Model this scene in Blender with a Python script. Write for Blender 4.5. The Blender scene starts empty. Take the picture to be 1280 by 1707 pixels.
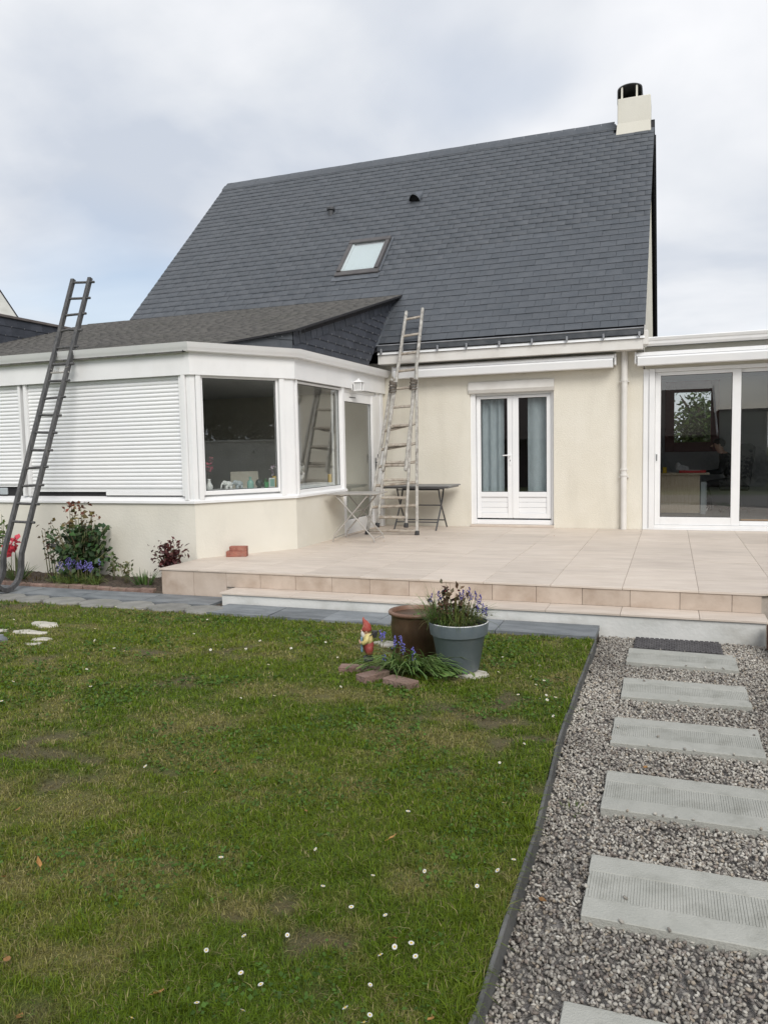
import bpy, math, random
import numpy as np
from mathutils import Vector, Matrix
R = math.radians
random.seed(7); rng = np.random.default_rng(11)
scene = bpy.context.scene
COL = scene.collection

# ------------------------------------------------------------------ camera
cd = bpy.data.cameras.new('camera'); cam = bpy.data.objects.new('camera', cd); COL.objects.link(cam)
yaw, pit, rol = R(-20.452), R(4.559), R(-1.101)
fw = Vector((math.sin(yaw)*math.cos(pit), math.cos(yaw)*math.cos(pit), -math.sin(pit)))
rt = Vector((math.cos(yaw), -math.sin(yaw), 0)); up = rt.cross(fw)
r2 = math.cos(rol)*rt + math.sin(rol)*up; u2 = -math.sin(rol)*rt + math.cos(rol)*up
m = Matrix.Identity(4)
for i in range(3):
    m[i][0] = r2[i]; m[i][1] = u2[i]; m[i][2] = -fw[i]
m.translation = (0, 0, 1.62)
cam.matrix_world = m
cd.sensor_fit = 'VERTICAL'; cd.sensor_height = 36; cd.lens = 1284.7/1707*36
cd.clip_start = 0.05; cd.clip_end = 2000
scene.camera = cam

# ------------------------------------------------------------------ sky, sun, exposure
SUN_EL, SUN_AZ = R(39), R(146)          # azimuth clockwise from +Y
world = bpy.data.worlds.new('World'); scene.world = world; world.use_nodes = True
nt = world.node_tree; nt.nodes.clear()
def N(tree, typ, **kw):
    n = tree.nodes.new(typ)
    for k, v in kw.items():
        if k == 'ins':
            for a, b in v.items(): n.inputs[a].default_value = b
        else: setattr(n, k, v)
    return n
L = nt.links.new
sky = N(nt, 'ShaderNodeTexSky', sky_type='NISHITA', sun_disc=False, sun_elevation=SUN_EL, sun_rotation=SUN_AZ, dust_density=2.0)
tc = N(nt, 'ShaderNodeTexCoord'); sep = N(nt, 'ShaderNodeSeparateXYZ'); L(tc.outputs['Generated'], sep.inputs[0])
den = N(nt, 'ShaderNodeMath', operation='ABSOLUTE'); L(sep.outputs[2], den.inputs[0])
den2 = N(nt, 'ShaderNodeMath', operation='ADD', ins={1: 0.28}); L(den.outputs[0], den2.inputs[0])
dx = N(nt, 'ShaderNodeMath', operation='DIVIDE'); dy = N(nt, 'ShaderNodeMath', operation='DIVIDE')
L(sep.outputs[0], dx.inputs[0]); L(den2.outputs[0], dx.inputs[1]); L(sep.outputs[1], dy.inputs[0]); L(den2.outputs[0], dy.inputs[1])
cmb = N(nt, 'ShaderNodeCombineXYZ', ins={2: 0.0}); L(dx.outputs[0], cmb.inputs[0]); L(dy.outputs[0], cmb.inputs[1])
n1 = N(nt, 'ShaderNodeTexNoise', ins={'Scale': 1.15, 'Detail': 7.0, 'Roughness': 0.5, 'Distortion': 0.3}); L(cmb.outputs[0], n1.inputs['Vector'])
n2 = N(nt, 'ShaderNodeTexNoise', ins={'Scale': 0.85, 'Detail': 3.0, 'Roughness': 0.45}); L(cmb.outputs[0], n2.inputs['Vector'])
cr = N(nt, 'ShaderNodeValToRGB'); e = cr.color_ramp.elements
e[0].position = 0.38; e[0].color = (0.50, 0.54, 0.61, 1); e[1].position = 0.60; e[1].color = (0.79, 0.795, 0.815, 1)
em = cr.color_ramp.elements.new(0.5); em.color = (0.66, 0.68, 0.715, 1)
L(n1.outputs[0], cr.inputs[0])
sc10 = N(nt, 'ShaderNodeVectorMath', operation='SCALE', ins={'Scale': 8.3}); L(cr.outputs[0], sc10.inputs[0])
cov = N(nt, 'ShaderNodeMapRange', ins={1: 0.35, 2: 0.47, 3: 0.5, 4: 0.97}); L(n2.outputs[0], cov.inputs[0])
mx = N(nt, 'ShaderNodeMix', data_type='RGBA'); L(cov.outputs[0], mx.inputs[0]); L(sky.outputs[0], mx.inputs[6]); L(sc10.outputs[0], mx.inputs[7])
bg = N(nt, 'ShaderNodeBackground', ins={'Strength': 0.1}); L(mx.outputs[2], bg.inputs[0])
wo = N(nt, 'ShaderNodeOutputWorld'); L(bg.outputs[0], wo.inputs[0])

sd = bpy.data.lights.new('sun', 'SUN'); sun = bpy.data.objects.new('sun', sd); COL.objects.link(sun)
sd.energy = 1.5; sd.angle = R(28); sd.color = (1.0, 0.96, 0.9)
sdir = Vector((math.sin(SUN_AZ)*math.cos(SUN_EL), math.cos(SUN_AZ)*math.cos(SUN_EL), math.sin(SUN_EL)))
sun.rotation_euler = sdir.to_track_quat('Z', 'Y').to_euler()
scene.view_settings.view_transform = 'Standard'; scene.view_settings.look = 'None'
scene.view_settings.exposure = 0.6; scene.view_settings.gamma = 1
scene.view_settings.use_curve_mapping = False
scene.render.engine = 'CYCLES'
scene.cycles.use_denoising = True
scene.cycles.max_bounces = 10; scene.cycles.transparent_max_bounces = 24; scene.cycles.glossy_bounces = 4; scene.cycles.diffuse_bounces = 4

# ------------------------------------------------------------------ materials
MATS = {}
def pm(name, c1, c2=None, scale=6.0, rough=0.6, bump=0.0, bscale=60.0, detail=5.0, metal=0.0, spec=0.5, attr=None, objrand=0.0,
       stretch=(1, 1, 1), lo=0.35, hi=0.65, streak=None, transl=0.0, rvar=0.0, coat=0.0, bstretch=None):
    """one principled material: two colours mixed by noise, fine relief, optional per-object / per-piece tint"""
    if name in MATS: return MATS[name]
    mt = bpy.data.materials.new(name); mt.use_nodes = True; t = mt.node_tree; t.nodes.clear(); k = t.links.new
    out = N(t, 'ShaderNodeOutputMaterial'); b = N(t, 'ShaderNodeBsdfPrincipled', ins={'Roughness': rough, 'Metallic': metal, 'Specular IOR Level': spec})
    if coat: b.inputs['Coat Weight'].default_value = coat
    tcn = N(t, 'ShaderNodeTexCoord'); mp = N(t, 'ShaderNodeMapping', ins={'Scale': stretch}); k(tcn.outputs['Object'], mp.inputs[0])
    vec = mp.outputs[0]
    if objrand:
        oi = N(t, 'ShaderNodeObjectInfo'); ad = N(t, 'ShaderNodeVectorMath', operation='MULTIPLY_ADD', ins={1: (37, 53, 71)})
        k(oi.outputs['Random'], ad.inputs[0]); k(mp.outputs[0], ad.inputs[2]); vec = ad.outputs[0]
    c2 = c2 or c1
    nz = N(t, 'ShaderNodeTexNoise', ins={'Scale': scale, 'Detail': detail, 'Roughness': 0.55}); k(vec, nz.inputs['Vector'])
    mr = N(t, 'ShaderNodeMapRange', ins={1: lo, 2: hi}); k(nz.outputs[0], mr.inputs[0])
    mix = N(t, 'ShaderNodeMix', data_type='RGBA', ins={6: (*c1, 1), 7: (*c2, 1)}); k(mr.outputs[0], mix.inputs[0])
    colr = mix.outputs[2]
    if streak:       # (colour, amount, scale vector): weathering with its own shape
        sm = N(t, 'ShaderNodeMapping', ins={'Scale': streak[2]}); k(tcn.outputs['Object'], sm.inputs[0])
        sn = N(t, 'ShaderNodeTexNoise', ins={'Scale': 1.0, 'Detail': 6.0, 'Roughness': 0.6}); k(sm.outputs[0], sn.inputs['Vector'])
        sr = N(t, 'ShaderNodeMapRange', ins={1: 0.5, 2: 0.78, 3: 0.0, 4: streak[1]}); k(sn.outputs[0], sr.inputs[0])
        m3 = N(t, 'ShaderNodeMix', data_type='RGBA', ins={7: (*streak[0], 1)}); k(sr.outputs[0], m3.inputs[0]); k(colr, m3.inputs[6]); colr = m3.outputs[2]
    if objrand or attr == 'tint':
        if attr == 'tint':
            at = N(t, 'ShaderNodeAttribute', attribute_name='tint')
            if objrand:
                oi2 = N(t, 'ShaderNodeObjectInfo'); a2 = N(t, 'ShaderNodeMath', operation='ADD'); k(oi2.outputs['Random'], a2.inputs[0]); k(at.outputs['Fac'], a2.inputs[1])
                fr = N(t, 'ShaderNodeMath', operation='FRACT'); k(a2.outputs[0], fr.inputs[0]); rv = fr.outputs[0]
            else: rv = at.outputs['Fac']
        else: rv = oi.outputs['Random']
        vr = N(t, 'ShaderNodeMapRange', ins={3: 1-objrand, 4: 1+objrand}); k(rv, vr.inputs[0])
        hs = N(t, 'ShaderNodeHueSaturation'); k(vr.outputs[0], hs.inputs['Value']); k(colr, hs.inputs['Color']); colr = hs.outputs[0]
    if attr == 'col':
        at = N(t, 'ShaderNodeAttribute', attribute_name='col')
        mm = N(t, 'ShaderNodeMix', data_type='RGBA', blend_type='MULTIPLY', ins={0: 1.0}); k(at.outputs['Color'], mm.inputs[6]); k(colr, mm.inputs[7]); colr = mm.outputs[2]
    k(colr, b.inputs['Base Color'])
    if rvar:
        r1 = N(t, 'ShaderNodeMapRange', ins={3: rough-rvar, 4: rough+rvar}); k(nz.outputs[0], r1.inputs[0]); k(r1.outputs[0], b.inputs['Roughness'])
    if bump:
        bv = vec
        if bstretch:
            bm_ = N(t, 'ShaderNodeMapping', ins={'Scale': bstretch}); k(tcn.outputs['Object'], bm_.inputs[0]); bv = bm_.outputs[0]
        bn = N(t, 'ShaderNodeTexNoise', ins={'Scale': bscale, 'Detail': 4.0}); k(bv, bn.inputs['Vector'])
        bp = N(t, 'ShaderNodeBump', ins={'Strength': bump, 'Distance': 0.02}); k(bn.outputs[0], bp.inputs['Height']); k(bp.outputs[0], b.inputs['Normal'])
    if transl:
        tr = N(t, 'ShaderNodeBsdfTranslucent'); k(colr, tr.inputs[0]); ms = N(t, 'ShaderNodeMixShader', ins={0: transl})
        k(b.outputs[0], ms.inputs[1]); k(tr.outputs[0], ms.inputs[2]); k(ms.outputs[0], out.inputs[0])
    else: k(b.outputs[0], out.inputs[0])
    MATS[name] = mt; return mt

def glass(name, base=0.10, tint=(0.82, 0.86, 0.85), wob=0.0):
    if name in MATS: return MATS[name]
    mt = bpy.data.materials.new(name); mt.use_nodes = True; t = mt.node_tree; t.nodes.clear(); k = t.links.new
    out = N(t, 'ShaderNodeOutputMaterial'); g = N(t, 'ShaderNodeNewGeometry'); d = N(t, 'ShaderNodeVectorMath', operation='DOT_PRODUCT')
    k(g.outputs['Normal'], d.inputs[0]); k(g.outputs['Incoming'], d.inputs[1])
    a = N(t, 'ShaderNodeMath', operation='ABSOLUTE'); k(d.outputs['Value'], a.inputs[0])
    s = N(t, 'ShaderNodeMath', operation='SUBTRACT', ins={0: 1.0}); k(a.outputs[0], s.inputs[1])
    p = N(t, 'ShaderNodeMath', operation='POWER', ins={1: 5.0}); k(s.outputs[0], p.inputs[0])
    q = N(t, 'ShaderNodeMath', operation='MULTIPLY_ADD', ins={1: 1-base, 2: base}); k(p.outputs[0], q.inputs[0])
    tr = N(t, 'ShaderNodeBsdfTransparent', ins={0: (*tint, 1)}); gl = N(t, 'ShaderNodeBsdfGlossy', ins={0: (1, 1, 1, 1), 'Roughness': 0.0})
    ms = N(t, 'ShaderNodeMixShader'); k(q.outputs[0], ms.inputs[0]); k(tr.outputs[0], ms.inputs[1]); k(gl.outputs[0], ms.inputs[2]); k(ms.outputs[0], out.inputs[0])
    MATS[name] = mt; return mt

M = {}
M['render'] = pm('cream_render', (0.72, 0.682, 0.588), (0.765, 0.732, 0.645), 1.6, 0.9, 0.35, 70, streak=((0.55, 0.515, 0.44), 0.35, (3.2, 3.2, 0.55)), spec=0.2)
M['render2'] = pm('pale_render', (0.70, 0.672, 0.59), (0.745, 0.72, 0.645), 1.0, 0.85, 0.15, 40, streak=((0.55, 0.535, 0.48), 0.45, (2.0, 2.0, 1.0)), spec=0.2)
M['white'] = pm('white_lacquer', (0.82, 0.825, 0.83), (0.86, 0.86, 0.86), 2.0, 0.35, 0.03, 30, streak=((0.6, 0.59, 0.56), 0.25, (3, 3, 1.5)))
M['pvc'] = pm('white_plastic', (0.83, 0.84, 0.855), (0.87, 0.875, 0.88), 2.0, 0.3)
M['fascia'] = pm('painted_fascia', (0.70, 0.68, 0.645), (0.75, 0.735, 0.705), 3.0, 0.5, 0.05, 30, streak=((0.45, 0.42, 0.38), 0.4, (2, 2, 3)))
M['zinc'] = pm('pale_zinc', (0.78, 0.79, 0.80), (0.84, 0.845, 0.85), 5, 0.35, 0.0, 20, streak=((0.6, 0.6, 0.6), 0.3, (2, 2, 2)))
M['darkzinc'] = pm('dark_zinc', (0.075, 0.085, 0.10), (0.115, 0.125, 0.14), 8, 0.42, 0.05, 25)
M['zincedge'] = pm('zinc_edge', (0.22, 0.23, 0.25), (0.3, 0.31, 0.33), 8, 0.4)
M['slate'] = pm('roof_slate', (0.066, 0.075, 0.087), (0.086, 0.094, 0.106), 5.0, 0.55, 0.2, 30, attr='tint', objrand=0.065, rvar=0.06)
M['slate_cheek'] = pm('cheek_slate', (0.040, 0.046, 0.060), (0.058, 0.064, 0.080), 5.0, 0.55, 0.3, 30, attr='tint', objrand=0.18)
M['slategap'] = pm('slate_underlay', (0.02, 0.02, 0.024), None, 4, 0.9)
M['shingle'] = pm('weathered_shingle', (0.095, 0.092, 0.088), (0.122, 0.117, 0.110), 5.0, 0.85, 0.3, 90, attr='tint', objrand=0.12, streak=((0.080, 0.083, 0.07), 0.4, (0.9, 0.9, 0.9)))
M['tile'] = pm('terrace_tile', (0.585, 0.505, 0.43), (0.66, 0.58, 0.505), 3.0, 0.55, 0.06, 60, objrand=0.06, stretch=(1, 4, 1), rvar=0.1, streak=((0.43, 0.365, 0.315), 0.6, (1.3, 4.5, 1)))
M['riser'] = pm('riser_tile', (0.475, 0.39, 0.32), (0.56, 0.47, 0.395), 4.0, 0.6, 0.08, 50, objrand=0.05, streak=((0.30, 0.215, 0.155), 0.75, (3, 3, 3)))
M['joint'] = pm('mortar_joint', (0.36, 0.315, 0.27), (0.44, 0.39, 0.34), 20, 0.95)
M['concrete_white'] = pm('painted_concrete', (0.60, 0.61, 0.59), (0.70, 0.70, 0.68), 2.5, 0.85, 0.2, 30, streak=((0.34, 0.33, 0.29), 0.9, (1.6, 1.6, 2.2)))
M['slab'] = pm('grooved_concrete', (0.345, 0.348, 0.315), (0.395, 0.395, 0.36), 5, 0.9, 0.3, 120, objrand=0.05, streak=((0.22, 0.22, 0.19), 0.75, (7, 7, 7)))
M['slabdirt'] = pm('groove_dirt', (0.14, 0.14, 0.12), (0.30, 0.30, 0.28), 14, 0.95)
M['pave'] = pm('slate_paving', (0.125, 0.14, 0.152), (0.22, 0.237, 0.25), 3.5, 0.55, 0.4, 18, objrand=0.16, stretch=(1, 2.5, 1), rvar=0.15)
M['pave2'] = pm('edging_stone', (0.195, 0.192, 0.178), (0.27, 0.265, 0.245), 6, 0.8, 0.5, 25, objrand=0.1, streak=((0.2, 0.21, 0.15), 0.6, (5, 5, 5)))
M['edging'] = pm('slate_edging', (0.075, 0.078, 0.078), (0.125, 0.125, 0.12), 8, 0.7, 0.3, 40, objrand=0.1)
M['soil'] = pm('bed_soil', (0.050, 0.037, 0.027), (0.10, 0.076, 0.057), 30, 0.95, 1.0, 70)
M['turf'] = pm('turf', (1, 1, 1), (0.72, 0.72, 0.72), 60, 0.95, 0.8, 150, attr='col')
M['field'] = pm('far_ground', (0.07, 0.10, 0.03), (0.12, 0.13, 0.05), 0.4, 0.95, 0.6, 8)
M['blade'] = pm('grass_blade', (1, 1, 1), None, 3, 0.55, attr='col', transl=0.35, spec=0.25)
M['gravelbase'] = pm('gravel_base', (0.14, 0.13, 0.12), (0.34, 0.32, 0.30), 70, 0.95, 0.9, 120)
M['stone'] = pm('gravel_stone', (1, 1, 1), (0.8, 0.79, 0.78), 80, 0.75, attr='col', spec=0.3)
M['brick'] = pm('red_brick', (0.26, 0.095, 0.07), (0.34, 0.14, 0.10), 14, 0.9, 0.6, 60, objrand=0.15, streak=((0.3, 0.22, 0.18), 0.5, (20, 20, 20)))
M['oldbrick'] = pm('old_brick', (0.20, 0.125, 0.10), (0.29, 0.20, 0.165), 12, 0.95, 0.7, 50, objrand=0.15, streak=((0.13, 0.14, 0.08), 0.6, (9, 9, 9)))
M['limestone'] = pm('limestone', (0.44, 0.42, 0.36), (0.58, 0.55, 0.48), 9, 0.9, 0.8, 25)
M['darkwood'] = pm('dark_ladder_wood', (0.050, 0.052, 0.056), (0.115, 0.112, 0.112), 9, 0.6, 0.5, 30, stretch=(6, 6, 1), streak=((0.2, 0.19, 0.18), 0.6, (24, 24, 5)))
M['palewood'] = pm('paint_worn_wood', (0.34, 0.325, 0.30), (0.53, 0.515, 0.48), 14, 0.8, 0.6, 30, streak=((0.11, 0.09, 0.07), 1.0, (30, 30, 9)))
M['rungwood'] = pm('rung_wood', (0.30, 0.25, 0.20), (0.46, 0.42, 0.36), 12, 0.8, 0.5, 40, streak=((0.12, 0.095, 0.075), 0.9, (15, 15, 30)))
M['rope'] = pm('rope', (0.10, 0.085, 0.07), (0.2, 0.17, 0.14), 40, 0.95, 0.6, 90)
M['rubber'] = pm('black_rubber', (0.025, 0.025, 0.027), (0.05, 0.05, 0.052), 20, 0.7)
M['mat'] = pm('rubber_mat', (0.055, 0.052, 0.055), (0.10, 0.095, 0.098), 20, 0.75, 0.3, 80)
M['taupe'] = pm('taupe_metal', (0.36, 0.34, 0.315), (0.42, 0.40, 0.37), 6, 0.45, 0.03, 40)
M['anth'] = pm('anthracite_metal', (0.055, 0.057, 0.062), (0.085, 0.087, 0.092), 6, 0.5, 0.05, 40)
M['tabletop'] = pm('dark_tabletop', (0.14, 0.145, 0.15), (0.19, 0.195, 0.20), 5, 0.4, 0.04, 40)
M['greypot'] = pm('grey_resin', (0.105, 0.132, 0.150), (0.125, 0.153, 0.170), 6, 0.5, 0.08, 60, streak=((0.19, 0.205, 0.205), 0.45, (6, 6, 3)))
M['brownpot'] = pm('glazed_stoneware', (0.050, 0.029, 0.017), (0.095, 0.056, 0.032), 5, 0.35, 0.15, 25, streak=((0.17, 0.115, 0.07), 0.5, (8, 8, 4)), rvar=0.1)
M['potrim'] = pm('stoneware_rim', (0.16, 0.085, 0.055), (0.22, 0.125, 0.085), 8, 0.45)
M['leaf'] = pm('leaf', (1, 1, 1), (0.8, 0.85, 0.75), 30, 0.5, attr='col', transl=0.25, spec=0.4)
M['petal'] = pm('petal', (1, 1, 1), None, 30, 0.6, attr='col', transl=0.3)
M['stem'] = pm('stem', (0.10, 0.13, 0.045), (0.15, 0.11, 0.06), 12, 0.7)
M['bark'] = pm('bark', (0.075, 0.058, 0.045), (0.13, 0.105, 0.085), 10, 0.95, 0.8, 25)
M['daisywhite'] = pm('daisy_petal', (0.82, 0.82, 0.80), None, 4, 0.7, transl=0.2)
M['yellow'] = pm('yolk_yellow', (0.62, 0.42, 0.03), None, 4, 0.8)
M['fallen'] = pm('fallen_leaf', (0.26, 0.12, 0.035), (0.36, 0.20, 0.06), 40, 0.7, objrand=0.3)
M['gred'] = pm('gnome_red', (0.34, 0.055, 0.04), (0.50, 0.22, 0.15), 26, 0.6, lo=0.5, hi=0.7)
M['gtrous'] = pm('gnome_trousers', (0.24, 0.035, 0.03), (0.29, 0.055, 0.045), 20, 0.6)
M['gyel'] = pm('gnome_shirt', (0.58, 0.47, 0.16), (0.64, 0.56, 0.28), 20, 0.6)
M['gblue'] = pm('gnome_blue', (0.13, 0.24, 0.33), (0.2, 0.33, 0.42), 20, 0.6)
M['gskin'] = pm('gnome_skin', (0.58, 0.36, 0.25), None, 20, 0.6)
M['gblack'] = pm('gnome_black', (0.03, 0.03, 0.035), (0.06, 0.06, 0.065), 20, 0.5)
M['gwhite'] = pm('gnome_beard', (0.62, 0.6, 0.56), None, 20, 0.7)
M['pane'] = glass('window_glass', 0.09, (0.95, 0.965, 0.96))
M['skyglass'] = glass('roof_window_glass', 0.16, (0.9, 0.93, 0.93))
M['skyframe'] = pm('roof_window_frame', (0.070, 0.064, 0.064), (0.095, 0.088, 0.086), 6, 0.45)
M['blind'] = pm('white_blind', (0.74, 0.78, 0.79), None, 5, 0.8)
M['curtain'] = pm('sheer_curtain', (0.58, 0.66, 0.71), (0.66, 0.74, 0.79), 6, 0.9, stretch=(3, 3, 1), transl=0.35)
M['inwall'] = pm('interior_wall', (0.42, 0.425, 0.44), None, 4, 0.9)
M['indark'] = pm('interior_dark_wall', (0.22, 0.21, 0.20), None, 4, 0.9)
M['infloor'] = pm('interior_floor', (0.20, 0.20, 0.21), (0.26, 0.26, 0.27), 4, 0.5)
M['inceil'] = pm('interior_ceiling', (0.6, 0.6, 0.6), None, 4, 0.9)
M['mahog'] = pm('mahogany', (0.12, 0.032, 0.025), (0.15, 0.044, 0.034), 5, 0.45, stretch=(1, 1, 6))
M['deskwood'] = pm('desk_wood', (0.50, 0.40, 0.28), (0.56, 0.46, 0.34), 5, 0.5, stretch=(8, 8, 1))
M['greymetal'] = pm('grey_cabinet', (0.42, 0.46, 0.48), None, 5, 0.45)
M['suit'] = pm('dark_suit', (0.010, 0.010, 0.013), (0.018, 0.018, 0.021), 30, 0.85, 0.1, 90)
M['skin'] = pm('skin', (0.50, 0.30, 0.22), (0.54, 0.34, 0.25), 20, 0.6)
M['hair'] = pm('dark_hair', (0.012, 0.010, 0.009), None, 40, 0.6)
M['shirt'] = pm('white_cloth', (0.7, 0.7, 0.72), None, 20, 0.85)
M['leather'] = pm('black_leather', (0.014, 0.014, 0.016), (0.022, 0.022, 0.024), 12, 0.5, 0.15, 60)
M['paper'] = pm('paper', (0.72, 0.72, 0.70), None, 8, 0.8)
M['redfolder'] = pm('red_folder', (0.55, 0.03, 0.03), None, 8, 0.5)
M['porcelain'] = pm('porcelain', (0.74, 0.74, 0.72), None, 8, 0.25)
M['bottle'] = pm('green_glass', (0.22, 0.40, 0.34), (0.28, 0.46, 0.40), 8, 0.2)
M['greenthing'] = pm('green_plastic', (0.08, 0.30, 0.12), None, 8, 0.4)
M['amber'] = pm('amber_ceramic', (0.50, 0.33, 0.06), None, 8, 0.3)
M['darkmetal'] = pm('dark_ornament', (0.05, 0.06, 0.055), None, 8, 0.4)
M['beige'] = pm('beige_fabric', (0.52, 0.48, 0.40), (0.56, 0.52, 0.44), 40, 0.95, 0.2, 90)
M['oak'] = pm('oak_threshold', (0.36, 0.20, 0.10), (0.42, 0.26, 0.14), 6, 0.5, stretch=(1, 9, 9))
M['blackvoid'] = pm('shadow_gap', (0.02, 0.02, 0.022), None, 4, 0.9)
M['lampglass'] = pm('lantern_glass', (0.55, 0.56, 0.56), (0.66, 0.66, 0.66), 9, 0.2)
M['steel'] = pm('brushed_steel', (0.45, 0.45, 0.46), None, 9, 0.35, metal=0.8)
M['capbrown'] = pm('weathered_cap', (0.12, 0.105, 0.10), (0.17, 0.15, 0.14), 6, 0.8)
M['wallwhite'] = pm('garden_wall_render', (0.60, 0.60, 0.58), (0.68, 0.68, 0.66), 2, 0.9, 0.2, 30, streak=((0.35, 0.36, 0.33), 0.6, (1, 1, 3)))
M['panel'] = pm('concrete_panel', (0.26, 0.26, 0.225), (0.32, 0.32, 0.28), 4, 0.9, 0.2, 30, objrand=0.08)
M['brownroof'] = pm('brown_roof', (0.055, 0.040, 0.036), (0.085, 0.062, 0.055), 6, 0.8, 0.4, 20)
M['log'] = pm('log_bark', (0.10, 0.05, 0.032), (0.16, 0.085, 0.055), 18, 0.9, 0.8, 40)

# ------------------------------------------------------------------ mesh helpers
def tag(o, label=None, cat=None, group=None, kind=None):
    if label: o['label'] = label
    if cat: o['category'] = cat
    if group: o['group'] = group
    if kind: o['kind'] = kind
    return o
def empty(name, loc=(0, 0, 0), rz=0.0, parent=None):
    o = bpy.data.objects.new(name, None); COL.objects.link(o); o.location = loc; o.rotation_euler = (0, 0, rz); o.empty_display_size = 0.1
    if parent: o.parent = parent
    return o
class F:
    """local frame: origin, u (along), d (inwards), z"""
    def __init__(s, p0, p1):
        s.o = np.array([p0[0], p0[1], 0.0]); v = np.array([p1[0]-p0[0], p1[1]-p0[1], 0.0]); s.len = float(np.hypot(v[0], v[1]))
        s.u = v/s.len; s.d = np.array([-s.u[1], s.u[0], 0.0])
    def __call__(s, P):
        P = np.asarray(P, float); return s.o + P[..., 0:1]*s.u + P[..., 1:2]*s.d + P[..., 2:3]*np.array([0, 0, 1.0])
class MB:
    def __init__(s, fr=None): s.v = []; s.f = []; s.mi = []; s.fr = fr; s.cur = 0; s.cols = []
    def add(s, vs, fs):
        vs = np.asarray(vs, float)
        if s.fr is not None: vs = s.fr(vs)
        b = len(s.v); s.v.extend(map(tuple, vs)); s.f.extend([tuple(b+i for i in f) for f in fs]); s.mi.extend([s.cur]*len(fs)); return s
    def box(s, x0, x1, y0, y1, z0, z1, bev=0.0):
        c = ((x0+x1)/2, (y0+y1)/2, (z0+z1)/2); return s.obox(c, ((1, 0, 0), (0, 1, 0), (0, 0, 1)), (abs(x1-x0)/2, abs(y1-y0)/2, abs(z1-z0)/2), bev)
    def obox(s, c, ax, h, bev=0.0):
        c = np.array(c, float); A = np.array(ax, float)
        if bev <= 0 or bev > min(h)*0.95:
            vs = [c + A[0]*h[0]*i + A[1]*h[1]*j + A[2]*h[2]*k for k in (-1, 1) for j in (-1, 1) for i in (-1, 1)]
            return s.add(vs, [(0, 2, 3, 1), (4, 5, 7, 6), (0, 1, 5, 4), (2, 6, 7, 3), (0, 4, 6, 2), (1, 3, 7, 5)])
        vs = []; idx = {}
        for k in (-1, 1):
            for j in (-1, 1):
                for i in (-1, 1):
                    sg = (i, j, k)
                    for a in range(3):
                        p = c.copy()
                        for q in range(3): p = p + A[q]*sg[q]*(h[q] if q == a else h[q]-bev)
                        idx[(sg, a)] = len(vs); vs.append(p)
        fs = []
        def sgn(a, va, b, vb, cc, vc):
            t = [0, 0, 0]; t[a] = va; t[b] = vb; t[cc] = vc; return tuple(t)
        for a in range(3):
            b, cc = (a+1) % 3, (a+2) % 3
            for va in (-1, 1):
                q = [idx[(sgn(a, va, b, x, cc, y), a)] for x, y in ((-1, -1), (1, -1), (1, 1), (-1, 1))]
                fs.append(q if va > 0 else q[::-1])
            for vb in (-1, 1):
                for vc in (-1, 1):
                    q = [idx[(sgn(a, -1, b, vb, cc, vc), b)], idx[(sgn(a, 1, b, vb, cc, vc), b)], idx[(sgn(a, 1, b, vb, cc, vc), cc)], idx[(sgn(a, -1, b, vb, cc, vc), cc)]]
                    fs.append(q if vb*vc < 0 else q[::-1])
        for k in (-1, 1):
            for j in (-1, 1):
                for i in (-1, 1):
                    q = [idx[((i, j, k), 0)], idx[((i, j, k), 1)], idx[((i, j, k), 2)]]
                    fs.append(q if i*j*k > 0 else q[::-1])
        return s.add(vs, fs)
    def bar(s, a, b, w, t, upv=(0, 0, 1), bev=0.0):
        a = np.array(a, float); b = np.array(b, float); d = b-a; l = np.linalg.norm(d); d /= l
        x = np.cross(d, np.array(upv, float)); x /= np.linalg.norm(x); y = np.cross(x, d)
        return s.obox((a+b)/2, (x, d, y), (w/2, l/2, t/2), bev)
    def tube(s, pts, r, n=8, cap=True, a0=0.0):
        P = np.array(pts, float); k = len(P); rr = np.broadcast_to(np.asarray(r, float), (k,)) if np.ndim(r) < 2 else r
        T = np.gradient(P, axis=0); T /= np.linalg.norm(T, axis=1)[:, None]+1e-12
        ref = np.array([0, 0, 1.0]) if abs(T[0][2]) < 0.9 else np.array([1.0, 0, 0])
        x = np.cross(T[0], ref); x /= np.linalg.norm(x); vs = []
        for i in range(k):
            x = x - T[i]*(x@T[i]); x /= np.linalg.norm(x); y = np.cross(T[i], x)
            for j in range(n):
                a = 2*math.pi*j/n+a0; vs.append(P[i]+rr[i]*(math.cos(a)*x+math.sin(a)*y))
        fs = [(i*n+j, i*n+(j+1) % n, (i+1)*n+(j+1) % n, (i+1)*n+j) for i in range(k-1) for j in range(n)]
        if cap: fs += [tuple(range(n-1, -1, -1)), tuple((k-1)*n+j for j in range(n))]
        return s.add(vs, fs)
    def lathe(s, prof, n=24, c=(0, 0, 0), sx=1.0, sy=1.0):
        vs = [(c[0]+r*math.cos(2*math.pi*j/n)*sx, c[1]+r*math.sin(2*math.pi*j/n)*sy, c[2]+z) for r, z in prof for j in range(n)]
        fs = [(i*n+j, i*n+(j+1) % n, (i+1)*n+(j+1) % n, (i+1)*n+j) for i in range(len(prof)-1) for j in range(n)]
        if prof[0][0] > 1e-5: fs.append(tuple(range(n-1, -1, -1)))
        if prof[-1][0] > 1e-5: fs.append(tuple((len(prof)-1)*n+j for j in range(n)))
        return s.add(vs, fs)
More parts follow.
